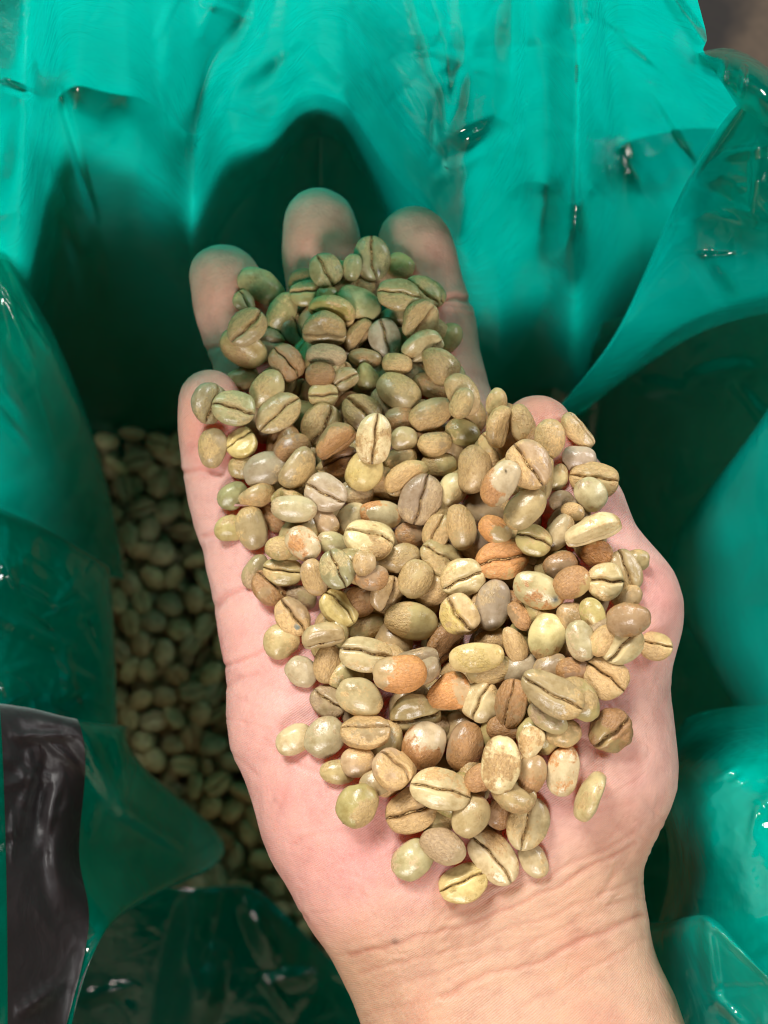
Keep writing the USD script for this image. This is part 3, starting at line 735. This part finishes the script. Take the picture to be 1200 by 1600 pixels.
# sections: origin and scale of the measuring grid; then x y length width angle roll colour layer [note]
# roll 0: the cut faces up; 180: the round back faces up; +-90: the cut faces sideways
DATA = """
@ 270 270 3
415 535 240 165 -30 180 olive 1 smooth with a tan end
335 605 120 90 -60 20 olive 0
348 725 212 165 47 0 olive 2 half tan, half grey green across its cut
330 825 250 150 -25 160 tan 0 curled under another bean
515 655 220 150 65 180 olive 1 kidney shaped
532 888 192 150 -50 12 brown 2 cracked husk on its cut face
575 735 160 120 -70 30 brown 0
712 735 222 150 -5 -48 olive 2 lobed over a dark cut
748 645 240 140 -15 -60 olive 1
720 858 205 125 -3 180 greybrown 2 glossy
690 945 150 115 0 165 brown 0
718 455 170 160 -60 0 green 2 almost round
932 400 218 172 -80 0 green 2 with a dark hole in its cut
840 445 140 100 80 180 green 0
1065 435 150 130 -25 180 olive 1
1056 572 216 142 -10 18 olive 2
1170 560 200 125 -35 20 olive 1
875 612 225 135 -28 -150 green 1 smooth
890 530 130 95 -10 180 tan 0
625 565 160 115 10 20 olive 0
725 570 110 85 0 180 olive 0
868 760 185 110 50 -60 tan 1
993 775 200 155 -75 0 grey 2 flat silvery face with a yellow cut
1160 690 205 140 50 -40 tan 1
1050 897 155 115 -5 180 tan 1
900 870 170 95 -10 180 brown 0
910 955 145 115 -70 180 olive 1 pointed
810 965 135 105 30 0 olive 1 small and split
1058 1027 238 175 -35 180 olive 2 large
705 1040 150 115 0 0 olive 0
600 1040 160 115 70 20 brown 0
445 1015 215 165 60 180 olive 1
325 965 175 120 20 180 olive 0
165 1080 210 150 75 -45 green 1
285 1105 218 165 -12 8 green 2 brown tinged
495 1130 262 152 37 12 olive 2 long
1000 1075 175 115 -40 180 grey 0
@ 600 0 2
140 915 120 78 -35 20 olive 0
120 1083 142 90 25 -55 pale 1
175 1140 140 110 -45 180 tan 2 three cornered
205 1055 105 85 60 180 olive 0
160 1025 95 70 -30 180 olive 0
150 1205 135 85 -20 180 brown 0
@ 600 550 2.5
312 165 190 132 -60 180 tan 1
305 200 135 92 65 180 olive 1
185 245 190 130 25 180 tan 2
305 315 152 115 -20 180 olive 1
197 360 150 110 5 180 tan 2 small with a pale top
78 340 112 102 0 180 olive 1 round
352 462 206 146 80 180 tan 2 big
455 510 208 138 55 180 mixed 2 with a tiny dark insect hole
425 375 150 105 -60 10 tan 0
562 440 212 164 -55 8 tan 1 with a forked cut
450 290 172 105 75 -65 tan 1
540 285 182 100 -72 -150 tan 1
440 195 120 85 80 180 tan 0
647 340 172 132 85 180 tan 2 pale
755 310 178 92 -50 60 tan 2 tipped over the thumb
765 420 145 115 0 180 grey 1
680 490 122 84 70 180 pale 1
818 500 202 130 -10 15 tan 1 with a torn cut
808 555 152 136 -50 180 grey 2 smooth and round
550 610 204 142 40 180 olive 2 with a silvery patch
695 582 105 90 0 180 greybrown 0
738 622 105 72 -20 180 tan 1
681 708 192 108 55 180 pale 1
585 737 152 112 -20 14 olive 2 short
815 697 244 120 20 -72 cream 2 long, lying on its edge
435 695 152 114 -35 180 orange 1
143 575 222 166 72 0 greybrown 2 flat faced
90 492 200 116 30 -55 tan 1 cream lobed
270 540 152 122 60 180 pale 0
215 440 150 100 0 180 olive 0
303 685 196 124 -80 175 tan 2 with a small mouth-like split
205 705 165 100 70 20 tan 1
225 805 190 115 -30 20 olive 1 shrivelled
468 808 228 158 15 0 orange 2 big open cut
124 886 166 140 60 180 olive 2 smooth
303 882 184 142 25 -15 pale 2
690 835 145 115 20 180 brown 1
605 933 226 132 -20 162 mixed 2 with a blue black scar
733 900 162 132 30 180 brown 2 leathery
830 792 135 122 -20 180 orange 1 shiny
862 897 162 146 0 0 pale 2
945 855 180 115 -65 10 olive 1
985 815 110 95 0 180 olive 0
425 990 216 146 75 180 grey 1 large
290 1025 174 150 -55 -6 yellow 2
108 1050 226 148 -10 180 olive 2 big, with yellow husk patches
530 1030 132 84 -55 180 brown 2 small shrivelled
745 1040 165 122 -35 180 tan 1
815 1025 145 105 -60 180 olive 1
955 1045 180 124 0 150 brown 2 crumpled
952 960 130 105 30 180 tan 1
636 1112 198 152 80 180 cream 2 with a rust brown end
765 1127 174 122 -75 180 grey 2 wrinkled
240 1132 192 120 50 -60 brown 1
510 1140 152 94 -65 180 tan 2 pear shaped
930 1140 192 142 50 -15 pale 1
1062 1150 134 100 -12 20 tan 1 cracked, rightmost of all
420 1130 150 110 20 180 tan 0
855 1130 140 100 60 180 tan 0
195 930 175 125 30 180 tan 0
@ 280 550 2.5
130 375 170 120 85 180 olive 1
242 358 136 130 30 32 yellow 2 round
338 455 196 142 25 180 grey 2
462 455 194 115 52 122 olive 2 wedge shaped
555 285 190 140 60 -25 tan 1
715 235 180 130 -42 14 tan 1
610 350 190 120 35 -68 brown 2
632 425 160 110 20 20 brown 0
762 338 218 142 82 0 cream 2 flat face with a rusty cut
725 460 192 152 70 180 yellow 1
440 370 155 110 20 180 brown 0
572 552 184 148 -25 0 grey 2 with an orange cracked cut
210 562 135 112 40 180 green 1
305 565 156 94 20 122 tan 2
450 614 188 117 -5 180 grey 2
195 690 125 112 10 180 olive 1
285 690 184 122 -80 170 olive 2
372 652 155 105 -30 180 brown 1
485 747 164 132 -50 180 mixed 2
395 767 130 105 0 180 olive 1
600 747 142 102 -20 180 grey 1
788 637 178 122 -5 180 mixed 2 bald topped
738 732 208 142 -20 38 cream 2 curved, with a dark cut
668 650 155 112 40 180 pale 1
860 808 175 115 10 172 olive 1
722 826 105 98 80 180 tan 1
618 850 168 132 -65 0 green 2 with two tiny holes
525 882 164 110 -70 180 tan 2
405 860 164 105 -10 12 olive 2
298 857 155 100 65 180 greybrown 1
355 922 172 112 -40 40 brown 1
475 957 135 95 -20 180 greybrown 0
443 1032 168 122 -55 10 tan 2 with a bluish dent
622 1002 184 112 -45 38 yellow 1
708 975 136 132 20 180 brown 1
810 945 164 115 65 -40 tan 1 broken open
398 1127 155 145 30 180 olive 1
562 1110 182 108 10 -60 olive 2
735 1075 162 104 20 180 pale 1
750 880 150 110 0 180 brown 0
905 715 140 110 0 180 brown 0
570 665 130 100 -40 180 tan 0
690 545 150 110 0 180 grey 0
250 452 120 100 0 180 olive 0
860 420 150 110 30 180 tan 0
870 262 150 105 0 180 brown 0
@ 340 950 2.5
578 182 222 130 -8 14 pale 2
330 250 142 124 -40 180 grey 2 small
428 218 165 112 80 180 tan 1
500 255 160 115 20 180 pale 0
556 350 198 148 -30 172 pale 2 kidney shaped
715 258 226 168 5 180 orange 2 shiny
905 332 192 152 25 180 orange 2 blunt nosed
1013 195 232 130 5 180 yellow 2 long
1065 240 200 120 10 180 olive 0
435 367 155 110 -35 20 greybrown 1
1030 365 164 148 60 16 pale 1 twisted
1145 375 212 118 80 14 brown 1
772 412 214 145 10 -38 olive 1
300 515 160 128 25 180 pale 1
420 505 182 160 50 180 grey 2
580 487 208 128 0 48 tan 2
545 600 142 125 10 180 tan 2 almost round
470 640 155 110 0 180 olive 0
683 628 174 132 -50 38 tan 1
805 537 208 182 60 180 mixed 2 big, half rust brown
965 540 208 144 75 180 brown 1
1105 617 242 168 85 180 cream 2 biggest
545 772 194 172 50 180 olive 2 big round
873 706 258 156 -15 8 cream 2 long
755 792 224 166 20 10 tan 1
990 812 184 150 60 180 olive 2
880 932 202 140 -25 180 greybrown 2
765 982 186 160 40 180 grey 1 shiny
960 1078 212 132 20 18 yellow 1
1080 975 244 160 -50 0 cream 2
1020 672 140 105 20 180 brown 0
620 682 155 115 20 180 olive 0
860 832 150 110 10 180 olive 0
1110 792 160 115 60 180 brown 0
@ 680 950 2.5
361 840 232 154 75 -8 pale 2
385 985 155 112 -60 180 pale 0
605 736 218 110 65 -105 pale 2
500 636 218 136 78 180 mixed 2
376 650 175 132 70 180 brown 0
372 530 144 106 75 180 cream 2 small pointed
688 480 192 152 40 -25 brown 2 wrinkled
455 337 282 158 -30 0 olive 2 longest
565 355 204 140 -50 180 olive 1
440 428 184 105 -35 180 greybrown 1
500 492 150 112 10 180 tan 0
665 270 198 154 -40 8 tan 2 cream bellied
330 237 160 115 30 180 grey 0
450 232 150 110 30 180 olive 0
540 242 150 110 0 180 brown 0
270 470 150 110 0 180 brown 0
182 660 160 115 20 180 brown 0
"""


def read_beans():
    out = []
    for line in DATA.strip().splitlines():
        w = line.split()
        if w[0] == '@':
            ox, oy, sc = map(float, w[1:4])
            continue
        x, y, L, W, ang, roll = map(float, w[:6])
        out.append(dict(px=ox + x / sc, py=oy + y / sc, L=0.94 * L / sc, W=(0.85 if abs(roll) > 140 else 0.90) * W / sc, ang=ang, roll=roll, cls=w[6], lev=int(w[7]), note=' '.join(w[8:])))
    return out


def bean_mesh(a, b, cd, cf, seed, nt=34, nphi=44, groove=0.5, curl=0.0, egg=0.0, rough=1.0):
    """One bean: a domed back (+z), a flatter face (-z) with a meandering cut along x. Returns vertices, faces, cut mask, chaff ribbon."""
    rng = np.random.default_rng(seed)
    t = np.linspace(0.0, math.pi, nt)
    t = t - 0.22 * np.sin(2 * t) * 0.5
    q = np.linspace(-1, 1, nphi, endpoint=False)
    phi = np.sign(q) * math.pi * np.abs(q) ** 1.45
    T, Ph = np.meshgrid(t[1:-1], phi, indexing='ij')
    X = np.cos(T)
    s = np.sin(T) ** 0.86
    Y = s * np.sin(Ph)
    cz = np.cos(Ph)
    flat = np.where(cz > 0, -cf * (s * np.abs(cz)) ** 0.62, cd * (s * np.abs(cz)) ** 0.92)
    Yw = Y * (1 + 0.10 * (np.abs(cz) < 0.4))
    ph0, ph1 = rng.uniform(0, 6.28, 2)
    amp = rng.uniform(0.03, 0.10)
    y0f = lambda x: amp * np.sin(2.3 * x + ph0) + 0.035 * np.sin(7 * x + ph1) + rng_off
    rng_off = rng.uniform(-0.06, 0.06)
    wf = rng.uniform(0.034, 0.062) if rng.random() < 0.75 else rng.uniform(0.07, 0.10)
    face = (cz > 0) * smoothstep(0.0, 0.35, cz)
    y0 = y0f(X)
    dg = np.abs(Y - y0)
    gd = np.exp(-(dg / wf) ** 1.5) * face
    lip = np.exp(-((dg - 0.24) / 0.16) ** 2) * face * s
    hollow = np.exp(-(dg / 0.42) ** 2) * face * s
    Z = flat + groove * cd * gd * (0.55 + 0.45 * s) - 0.11 * cd * lip + rng.uniform(0.0, 0.24) * cd * hollow
    V = np.stack([X * a, Yw * b * (1 + egg * X), Z], -1)
    V[..., 2] -= curl * X ** 2
    V[..., 1] += rng.uniform(-0.06, 0.06) * a * X ** 2
    N = np.stack([X / a, Y / b, np.where(cz > 0, -1, 1) * np.abs(cz) / cd], -1)
    N /= np.linalg.norm(N, axis=-1, keepdims=True) + 1e-9
    off = seed * 3.17
    n1 = fbm(V / (a * 1.0) * 1.1 + off, 2, seed) - 0.5
    n2 = fbm(V / (a * 0.35) + off, 3, seed + 1) - 0.5
    V = V + N * (n1 * 0.30 * b + n2 * 0.055 * b * rough)[..., None]
    pole0 = np.array([[a * 0.985, V[0, :, 1].mean(), V[0, :, 2].mean()]])
    pole1 = np.array([[-a * 0.985, V[-1, :, 1].mean(), V[-1, :, 2].mean()]])
    nr, nc = V.shape[:2]
    verts = np.vstack([V.reshape(-1, 3), pole0, pole1])
    f = []
    i = np.arange(nr * nc).reshape(nr, nc)
    j = np.roll(i, -1, 1)
    A, B, C, D = i[:-1].ravel(), i[1:].ravel(), j[1:].ravel(), j[:-1].ravel()
    F = [np.stack([A, B, C], 1), np.stack([A, C, D], 1)]
    F.append(np.stack([np.full(nc, nr * nc), i[0], j[0]], 1))
    F.append(np.stack([np.full(nc, nr * nc + 1), j[-1], i[-1]], 1))
    F = np.vstack(F)
    # outward orientation
    tri = verts[F]
    if np.einsum('ij,ij->i', np.cross(tri[:, 1] - tri[:, 0], tri[:, 2] - tri[:, 0]), tri.mean(1) - verts.mean(0)).mean() < 0:
        F = F[:, ::-1]
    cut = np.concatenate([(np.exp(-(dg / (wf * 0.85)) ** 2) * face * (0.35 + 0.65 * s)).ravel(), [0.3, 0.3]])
    # the ribbon of papery husk caught in the cut
    xs = np.linspace(-0.86, 0.86, 26)
    mid = len(phi) // 2
    col = np.argmin(np.abs(Y - y0) + 9 * (cz < 0.05), axis=1)
    rib = []
    for x in xs:
        r = int(np.argmin(np.abs(X[:, 0] - x)))
        c = V[r, col[r]]
        wd = b * (0.05 + 0.05 * rng.random()) * (1 - 0.6 * abs(x))
        lift = b * rng.uniform(0.06, 0.28)
        for k, dz in ((-1, rng.uniform(-0.3, 0.6)), (0, 1), (1, rng.uniform(-0.3, 0.6))):
            rib.append([x * a, c[1] + k * wd, c[2] - lift * dz])
    rib = np.array(rib)
    return verts, F, cut, (rib, grid_faces(26, 3))


def bean_frame(ang, roll, p):
    view = np.array([0, 0, H]) - p
    view /= np.linalg.norm(view)
    view = 0.6 * view + 0.4 * np.array([0, 0, 1])
    view /= np.linalg.norm(view)
    x = np.array([math.cos(math.radians(ang)), math.sin(math.radians(ang)), 0])
    x -= view * (x @ view)
    x /= np.linalg.norm(x)
    n = np.cross(view, x)
    s = math.cos(math.radians(roll)) * view + math.sin(math.radians(roll)) * n
    z = -s
    y = np.cross(z, x)
    return np.stack([x, y, z], 0)          # rows are the local axes in the world


CELL, LO, NG = 0.0005, np.array([-0.075, -0.10]), (320, 420)
HEIGHT = hand_height(CELL, LO, NG)


def settle(R, dims, p, shrink=0.86, q=82):
    """Lowest z at which the bean, as an ellipsoid, rests on what lies below it at p; returns z and the stamp of its top."""
    A = R.T @ np.diag(1 / np.asarray(dims) ** 2) @ R
    rad = max(dims) + CELL
    i0, i1 = [int((p[k] - rad - LO[k]) / CELL) for k in (0, 1)], [int((p[k] + rad - LO[k]) / CELL) + 1 for k in (0, 1)]
    i0, i1 = [max(0, v) for v in i0], [min(NG[k], i1[k]) for k in (0, 1)]
    gx = LO[0] + CELL * (np.arange(i0[0], i1[0]) + 0.5) - p[0]
    gy = LO[1] + CELL * (np.arange(i0[1], i1[1]) + 0.5) - p[1]
    dx, dy = np.meshgrid(gx, gy, indexing='ij')
    def surf(k):
        x, y = dx / k, dy / k
        bq = A[0, 2] * x + A[1, 2] * y
        c = A[0, 0] * x * x + 2 * A[0, 1] * x * y + A[1, 1] * y * y - 1
        disc = bq * bq - A[2, 2] * c
        ok = disc > 0
        r = np.sqrt(np.maximum(disc, 0))
        return ok, (-bq - r) / A[2, 2], (-bq + r) / A[2, 2]
    ok, low, _ = surf(shrink)
    hgt = HEIGHT[i0[0]:i1[0], i0[1]:i1[1]]
    need = (hgt - low)[ok]
    need = need[need > -0.5]
    z = np.percentile(need, q) if len(need) else -0.04
    ok2, _, top = surf(1.0)
    def stamp(zc):
        view = HEIGHT[i0[0]:i1[0], i0[1]:i1[1]]
        view[ok2] = np.maximum(view[ok2], (zc + top)[ok2])
    return z, stamp


def height_at(px, py):
    z = -0.02
    for _ in range(6):
        p = P(px, py, z)
        i = int((p[0] - LO[0]) / CELL)
        j = int((p[1] - LO[1]) / CELL)
        if 0 <= i < NG[0] and 0 <= j < NG[1] and HEIGHT[i, j] > -0.5:
            z = 0.5 * z + 0.5 * (HEIGHT[i, j] + 0.003)
    return z


def bean_dims(bn, scale):
    """Half sizes of a bean from its size in the picture, given which side it shows."""
    a = bn['L'] * scale / 2
    r = abs(math.sin(math.radians(bn['roll'])))
    W = bn['W'] * scale / 2
    b = W * (1 - 0.0 * r) + r * W * 0.42
    b = min(b, a * 0.93)
    c = b * (0.66 if a / max(b, 1e-6) > 1.12 else 0.74)
    return a, b, c


def put_bean(bn, i, seed, full=True):
    z = height_at(bn['px'], bn['py'])
    grip = (0.90, 92) if bn['lev'] == 2 else (0.84, 78)
    for it in range(3):
        p = P(bn['px'], bn['py'], z)
        scale = S * (H - z) / H
        a, b, c = bean_dims(bn, scale)
        R = bean_frame(bn['ang'], bn['roll'], p)
        zz, st = settle(R, (a, b, c), p, *grip)
        z = 0.25 * z + 0.75 * zz
    p = P(bn['px'], bn['py'], z)
    st(z)
    bn.update(p=p, dims=(a, b, c), R=R)
    return bn


def build_bean(bn, seed, nt=34, nphi=44):
    a, b, c = bn['dims']
    rng = np.random.default_rng(seed + 500)
    edge = abs(math.sin(math.radians(bn['roll']))) > 0.6
    curl = rng.uniform(0.10, 0.22) * c if edge else rng.uniform(-0.05, 0.10) * c
    rough = 1.0 if bn['cls'] in ('olive', 'pale', 'cream', 'yellow', 'grey', 'green') else 1.7
    if 'wrinkled' in bn['note'] or 'shriv' in bn['note'] or 'crumpled' in bn['note']:
        rough = 4.0
    egg = rng.uniform(-0.10, 0.10)
    if 'point' in bn['note'] or 'pear' in bn['note'] or 'nosed' in bn['note'] or 'cornered' in bn['note']:
        egg = 0.28
    V, F, cut, rib = bean_mesh(a, b, c * 1.12, c * 0.80, seed, nt, nphi, groove=rng.uniform(0.3, 0.52), curl=curl, egg=egg, rough=rough)
    base, husk, cov = CLS[bn['cls']]
    base, husk = np.array(base) * np.array([1.04, 0.955, 0.88]) * rng.uniform(0.78, 1.12), np.array(husk) * rng.uniform(0.85, 1.2)
    n = fbm(V / 0.0048 + seed * 1.7, 3, seed)
    n = (n - n.mean()) / (n.std() + 1e-6)
    d = rng.normal(size=3) * np.array([1.0, 0.5, 0.5])
    if 'end' in bn['note'] or 'patch' in bn['note'] or bn['cls'] == 'mixed':
        d = np.array([rng.choice([-1.6, 1.6]), 0.3, 0.2])
    proj = (V / np.array([a, b, c])) @ d
    lev = n * 0.8 + proj * 0.6
    thr = np.quantile(lev, 1 - min(0.97, cov * rng.uniform(0.7, 1.3)))
    mask = np.clip(0.5 + 0.28 * (lev - thr), 0, 1)
    g2 = fbm(V / 0.003 + seed, 2, seed + 3)[:, None] - 0.5
    bcol = base * (1 + 0.25 * g2) + np.array([0.0, 0.01, -0.01]) * rng.normal()
    for key, colr, rr in (('hole', (0.03, 0.02, 0.01), 0.16), ('scar', (0.06, 0.075, 0.085), 0.22), ('dent', (0.13, 0.16, 0.14), 0.25)):
        if key in bn['note']:
            s = bn['R'] @ np.array([0, 0, 1.0])        # the side that faces up
            k0 = np.argmax((V / np.array([a, b, c])) @ s + 0.5 * V[:, 0] / a)
            w = np.exp(-(np.linalg.norm(V - V[k0], axis=1) / (rr * b * (0.45 if 'tiny' in bn['note'] else 1))) ** 2)[:, None]
            bcol = bcol * (1 - w) + np.array(colr) * w
            mask = mask * (1 - w[:, 0])
    if 'silvery patch' in bn['note'] or 'bald' in bn['note']:
        s = bn['R'] @ np.array([0, 0, 1.0])
        w = smoothstep(0.55, 0.85, (V / np.array([a, b, c])) @ s - 0.2)
        mask = mask * (1 - w) + 0.0 * w
    hcol = np.broadcast_to(husk, bcol.shape) * (1 + 0.3 * g2)
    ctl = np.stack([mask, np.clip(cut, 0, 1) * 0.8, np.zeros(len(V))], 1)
    path = numbered('/World', 'coffee_bean')
    x = UsdGeom.Xform.Define(stage, path)
    Rm, p = bn['R'], bn['p']
    x.AddTransformOp().Set(Gf.Matrix4d(*Rm[0], 0, *Rm[1], 0, *Rm[2], 0, *p, 1))
    obj('body', (V, F), BEAN, path, smooth=True, colors={'base': np.clip(bcol, 0.01, 1), 'husk': np.clip(hcol, 0.01, 1), 'ctl': ctl})
    if bn['lev'] > 0 and abs(bn['roll']) < 62:
        obj('cut_husk', rib, CHAFF, path, smooth=False)
    return x.GetPrim()


BEANS = read_beans()
# a hidden under-layer fills the hollow of the hand, so that the visible beans rest on beans
from shapely.geometry import Polygon, Point
HEAP_EDGE = Polygon([(395, 440), (500, 420), (600, 395), (690, 460), (745, 610), (880, 660), (940, 770), (960, 880), (1000, 960), (985, 1030), (930, 1130), (870, 1250), (800, 1340), (720, 1350), (640, 1280),
                     (560, 1200), (500, 1120), (500, 1020), (450, 940), (400, 830), (375, 720), (360, 620), (375, 520)])
rngu = np.random.default_rng(99)
under = []
for yy in np.arange(400, 1400, 50):
    for xx in np.arange(320, 1040, 62):
        x, y = xx + rngu.uniform(-16, 16) + (33 if int(yy / 50) % 2 else 0), yy + rngu.uniform(-14, 14)
        if HEAP_EDGE.buffer(-22).contains(Point(x, y)):
            under.append(dict(px=x, py=y, L=rngu.uniform(70, 82), W=rngu.uniform(46, 56), ang=rngu.uniform(-90, 90), roll=float(rngu.choice([180, 180, 10, 60, -60])),
                              cls=str(rngu.choice(['brown', 'olive', 'tan', 'greybrown', 'olive'])), lev=-1, note=''))
for k, bn in enumerate(under + sorted(BEANS, key=lambda b: b['lev'])):
    put_bean(bn, k, k)


# --- labels: look, side shown, place
def place_of(x, y):
    if y < 470 and x < 470:
        return 'on the ring fingertip'
    if y < 470 and x < 620:
        return 'by the middle fingertip'
    if y < 560 and x > 620:
        return 'along the index finger'
    if x < 420 and y < 720:
        return 'over the little fingertip'
    if x < 420 and y < 900:
        return 'along the little finger'
    if y < 620:
        return 'on the middle and ring fingers'
    if x > 760 and y < 760:
        return 'beside the tip of the thumb'
    if x > 860 and y < 900:
        return 'along the thumb'
    if x > 880 and y < 1120:
        return 'against the base of the thumb'
    if x > 860:
        return 'loose on the ball of the thumb'
    if y < 760:
        return 'at the roots of the fingers'
    if y > 1220:
        return 'at the wrist end'
    if x < 560 and y > 920:
        return 'at the left edge of the heap'
    if y < 940:
        return 'on the heap in mid palm'
    return 'on the lower heap'


def side_of(r):
    r = abs(r)
    return 'cut face up' if r < 35 else 'on its side' if r < 130 else 'round back up'


def make_labels(beans):
    for b in beans:
        core = f"{WORDS[b['cls']]} coffee bean"
        note = b['note']
        pre = {'big', 'small', 'large', 'long', 'smooth', 'shiny', 'glossy', 'pointed', 'biggest', 'longest', 'round', 'short', 'wrinkled', 'crumpled', 'shrivelled', 'leathery', 'pale', 'twisted', 'big round', 'small shrivelled', 'small pointed', 'kidney shaped', 'three cornered', 'pear shaped', 'wedge shaped', 'blunt nosed', 'almost round', 'flat faced', 'cream lobed', 'cream bellied', 'bald topped'}
        if note in pre:
            core, note = f'{note} {core}', ''
        b['core'] = core
        b['text'] = [core, side_of(b['roll']) if b['lev'] > 0 else 'half buried', place_of(b['px'], b['py'])]
        b['label'] = ', '.join(b['text'][:2]) + ' ' + b['text'][2] if not note else f"{core} {note}, {b['text'][2]}"
    seen = {}
    for b in beans:
        seen.setdefault(b['label'], []).append(b)
    n_words = ['', 'one', 'two', 'three', 'four', 'five', 'six', 'seven', 'eight', 'nine']
    for lab, bs in seen.items():
        if len(bs) < 2:
            continue
        xs, ys = [q['px'] for q in bs], [q['py'] for q in bs]
        horiz = max(xs) - min(xs) >= max(ys) - min(ys)
        bs.sort(key=(lambda q: q['px']) if horiz else (lambda q: q['py']))
        n = len(bs)
        for k, q in enumerate(bs):
            first, last = ('leftmost', 'rightmost') if horiz else ('topmost', 'lowest')
            if k == 0:
                w = first
            elif k == n - 1:
                w = last
            elif n == 3:
                w = 'middle one'
            else:
                w = ['', 'second', 'third', 'fourth', 'fifth', 'sixth', 'seventh'][k] + (' from the left' if horiz else ' from the top')
            side = q['text'][1]
            q['label'] = f"{q['core']}, {side} {q['text'][2]}, {w}"


make_labels(BEANS)
for k, bn in enumerate(BEANS):
    pr = build_bean(bn, 100 + k)
    tag(pr, bn['label'], 'coffee bean', 'coffee beans heaped in the hand')
for k, bn in enumerate(under):
    pr = build_bean(bn, 700 + k, 22, 26)
    tag(pr, 'coffee bean buried under the top layer of the heap in the hand', 'coffee bean', 'beans buried in the heap in the hand')


# ------------------------------------------------------------------ the beans left in the bag
UsdGeom.Scope.Define(stage, '/World/Looks/kinds')
protos = []
for k in range(6):
    rg = np.random.default_rng(40 + k)
    a = rg.uniform(0.0044, 0.0054)
    b = a * rg.uniform(0.64, 0.74)
    c = b * 0.68
    V, F, cut, rib = bean_mesh(a, b, c * 1.12, c * 0.8, 40 + k, 22, 34, groove=0.6, curl=rg.uniform(0, 0.15) * c)
    protos.append((V, F, np.stack([cut * 0, cut * 0.9, cut * 0], 1), c))


def rand_rot(rg):
    yaw = rg.uniform(0, 2 * math.pi)
    r = trimesh.transformations.euler_matrix(rg.choice([0, math.pi, 0.6, 2.4]) + rg.normal(0, 0.35), rg.normal(0, 0.3), yaw, 'sxyz')[:3, :3]
    return r.T


rgf = np.random.default_rng(5)
pts = []
for layer, cw in ((0, 0.0068), (1, 0.0084)):
    for gy in np.arange(-0.175, 0.075, cw):
        for gx in np.arange(-0.125, 0.115, cw * 1.12):
            x = gx + rgf.uniform(-.0024, .0024) + (cw / 2 if int(round(gy / cw)) % 2 else 0)
            y = gy + rgf.uniform(-.0020, .0020)
            z = FLOOR + (0.0045 if layer else -0.0030) + rgf.uniform(-0.0020, 0.0020) + 0.008 * (fbm(np.array([[x * 25, y * 25, 0.0]]), 2, 3)[0] - 0.5)
            pts.append((layer, x, y, z))
vis = Polygon([(140, 690), (285, 690), (330, 900), (345, 1080), (420, 1320), (530, 1480), (470, 1500), (330, 1400), (320, 1330), (235, 1210), (190, 1140), (165, 1130), (160, 880)])
single, rest = [], []
for (layer, x, y, z) in pts:
    px, py = to_px(np.array([x, y, z]))
    (single if layer == 1 and vis.buffer(6).contains(Point(px, py)) else rest).append((x, y, z))
kinds = []
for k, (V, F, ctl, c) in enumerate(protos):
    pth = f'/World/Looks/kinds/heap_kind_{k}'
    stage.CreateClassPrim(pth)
    obj('body', (V, F), HEAP_SHADED, pth, smooth=True, colors={'ctl': ctl})
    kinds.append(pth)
print('beans', len(BEANS), 'under', len(under), 'floor single', len(single), 'rest', len(rest))
for i, (x, y, z) in enumerate(single):
    path = numbered('/World', 'bagged_bean')
    xf = UsdGeom.Xform.Define(stage, path)
    R = rand_rot(rgf)
    xf.AddTransformOp().Set(Gf.Matrix4d(*R[0], 0, *R[1], 0, *R[2], 0, x, y, z, 1))
    xf.GetPrim().GetReferences().AddInternalReference(Sdf.Path(kinds[i % 6]))
    xf.GetPrim().SetInstanceable(True)
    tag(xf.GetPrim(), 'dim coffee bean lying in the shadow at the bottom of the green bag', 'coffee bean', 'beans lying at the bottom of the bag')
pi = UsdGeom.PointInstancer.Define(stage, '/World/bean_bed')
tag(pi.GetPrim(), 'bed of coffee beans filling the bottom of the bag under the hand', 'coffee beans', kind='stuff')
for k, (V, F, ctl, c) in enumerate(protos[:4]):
    obj('bean', (V, F), HEAP_SHADED, '/World/bean_bed', smooth=True, colors={'ctl': ctl})
rel = pi.CreatePrototypesRel()
for k in range(4):
    rel.AddTarget('/World/bean_bed/bean' + ('' if k == 0 else f'_{k:03d}'))
pi.CreateProtoIndicesAttr(Vt.IntArray([int(v) for v in rgf.integers(0, 4, len(rest))]))
pi.CreatePositionsAttr(Vt.Vec3fArray.FromNumpy(np.array(rest, np.float32)))
qs = []
for _ in rest:
    m4 = np.eye(4)
    m4[:3, :3] = rand_rot(rgf).T
    qq = trimesh.transformations.quaternion_from_matrix(m4)
    qs.append(Gf.Quath(*[float(v) for v in qq]))
pi.CreateOrientationsAttr(Vt.QuathArray(qs))
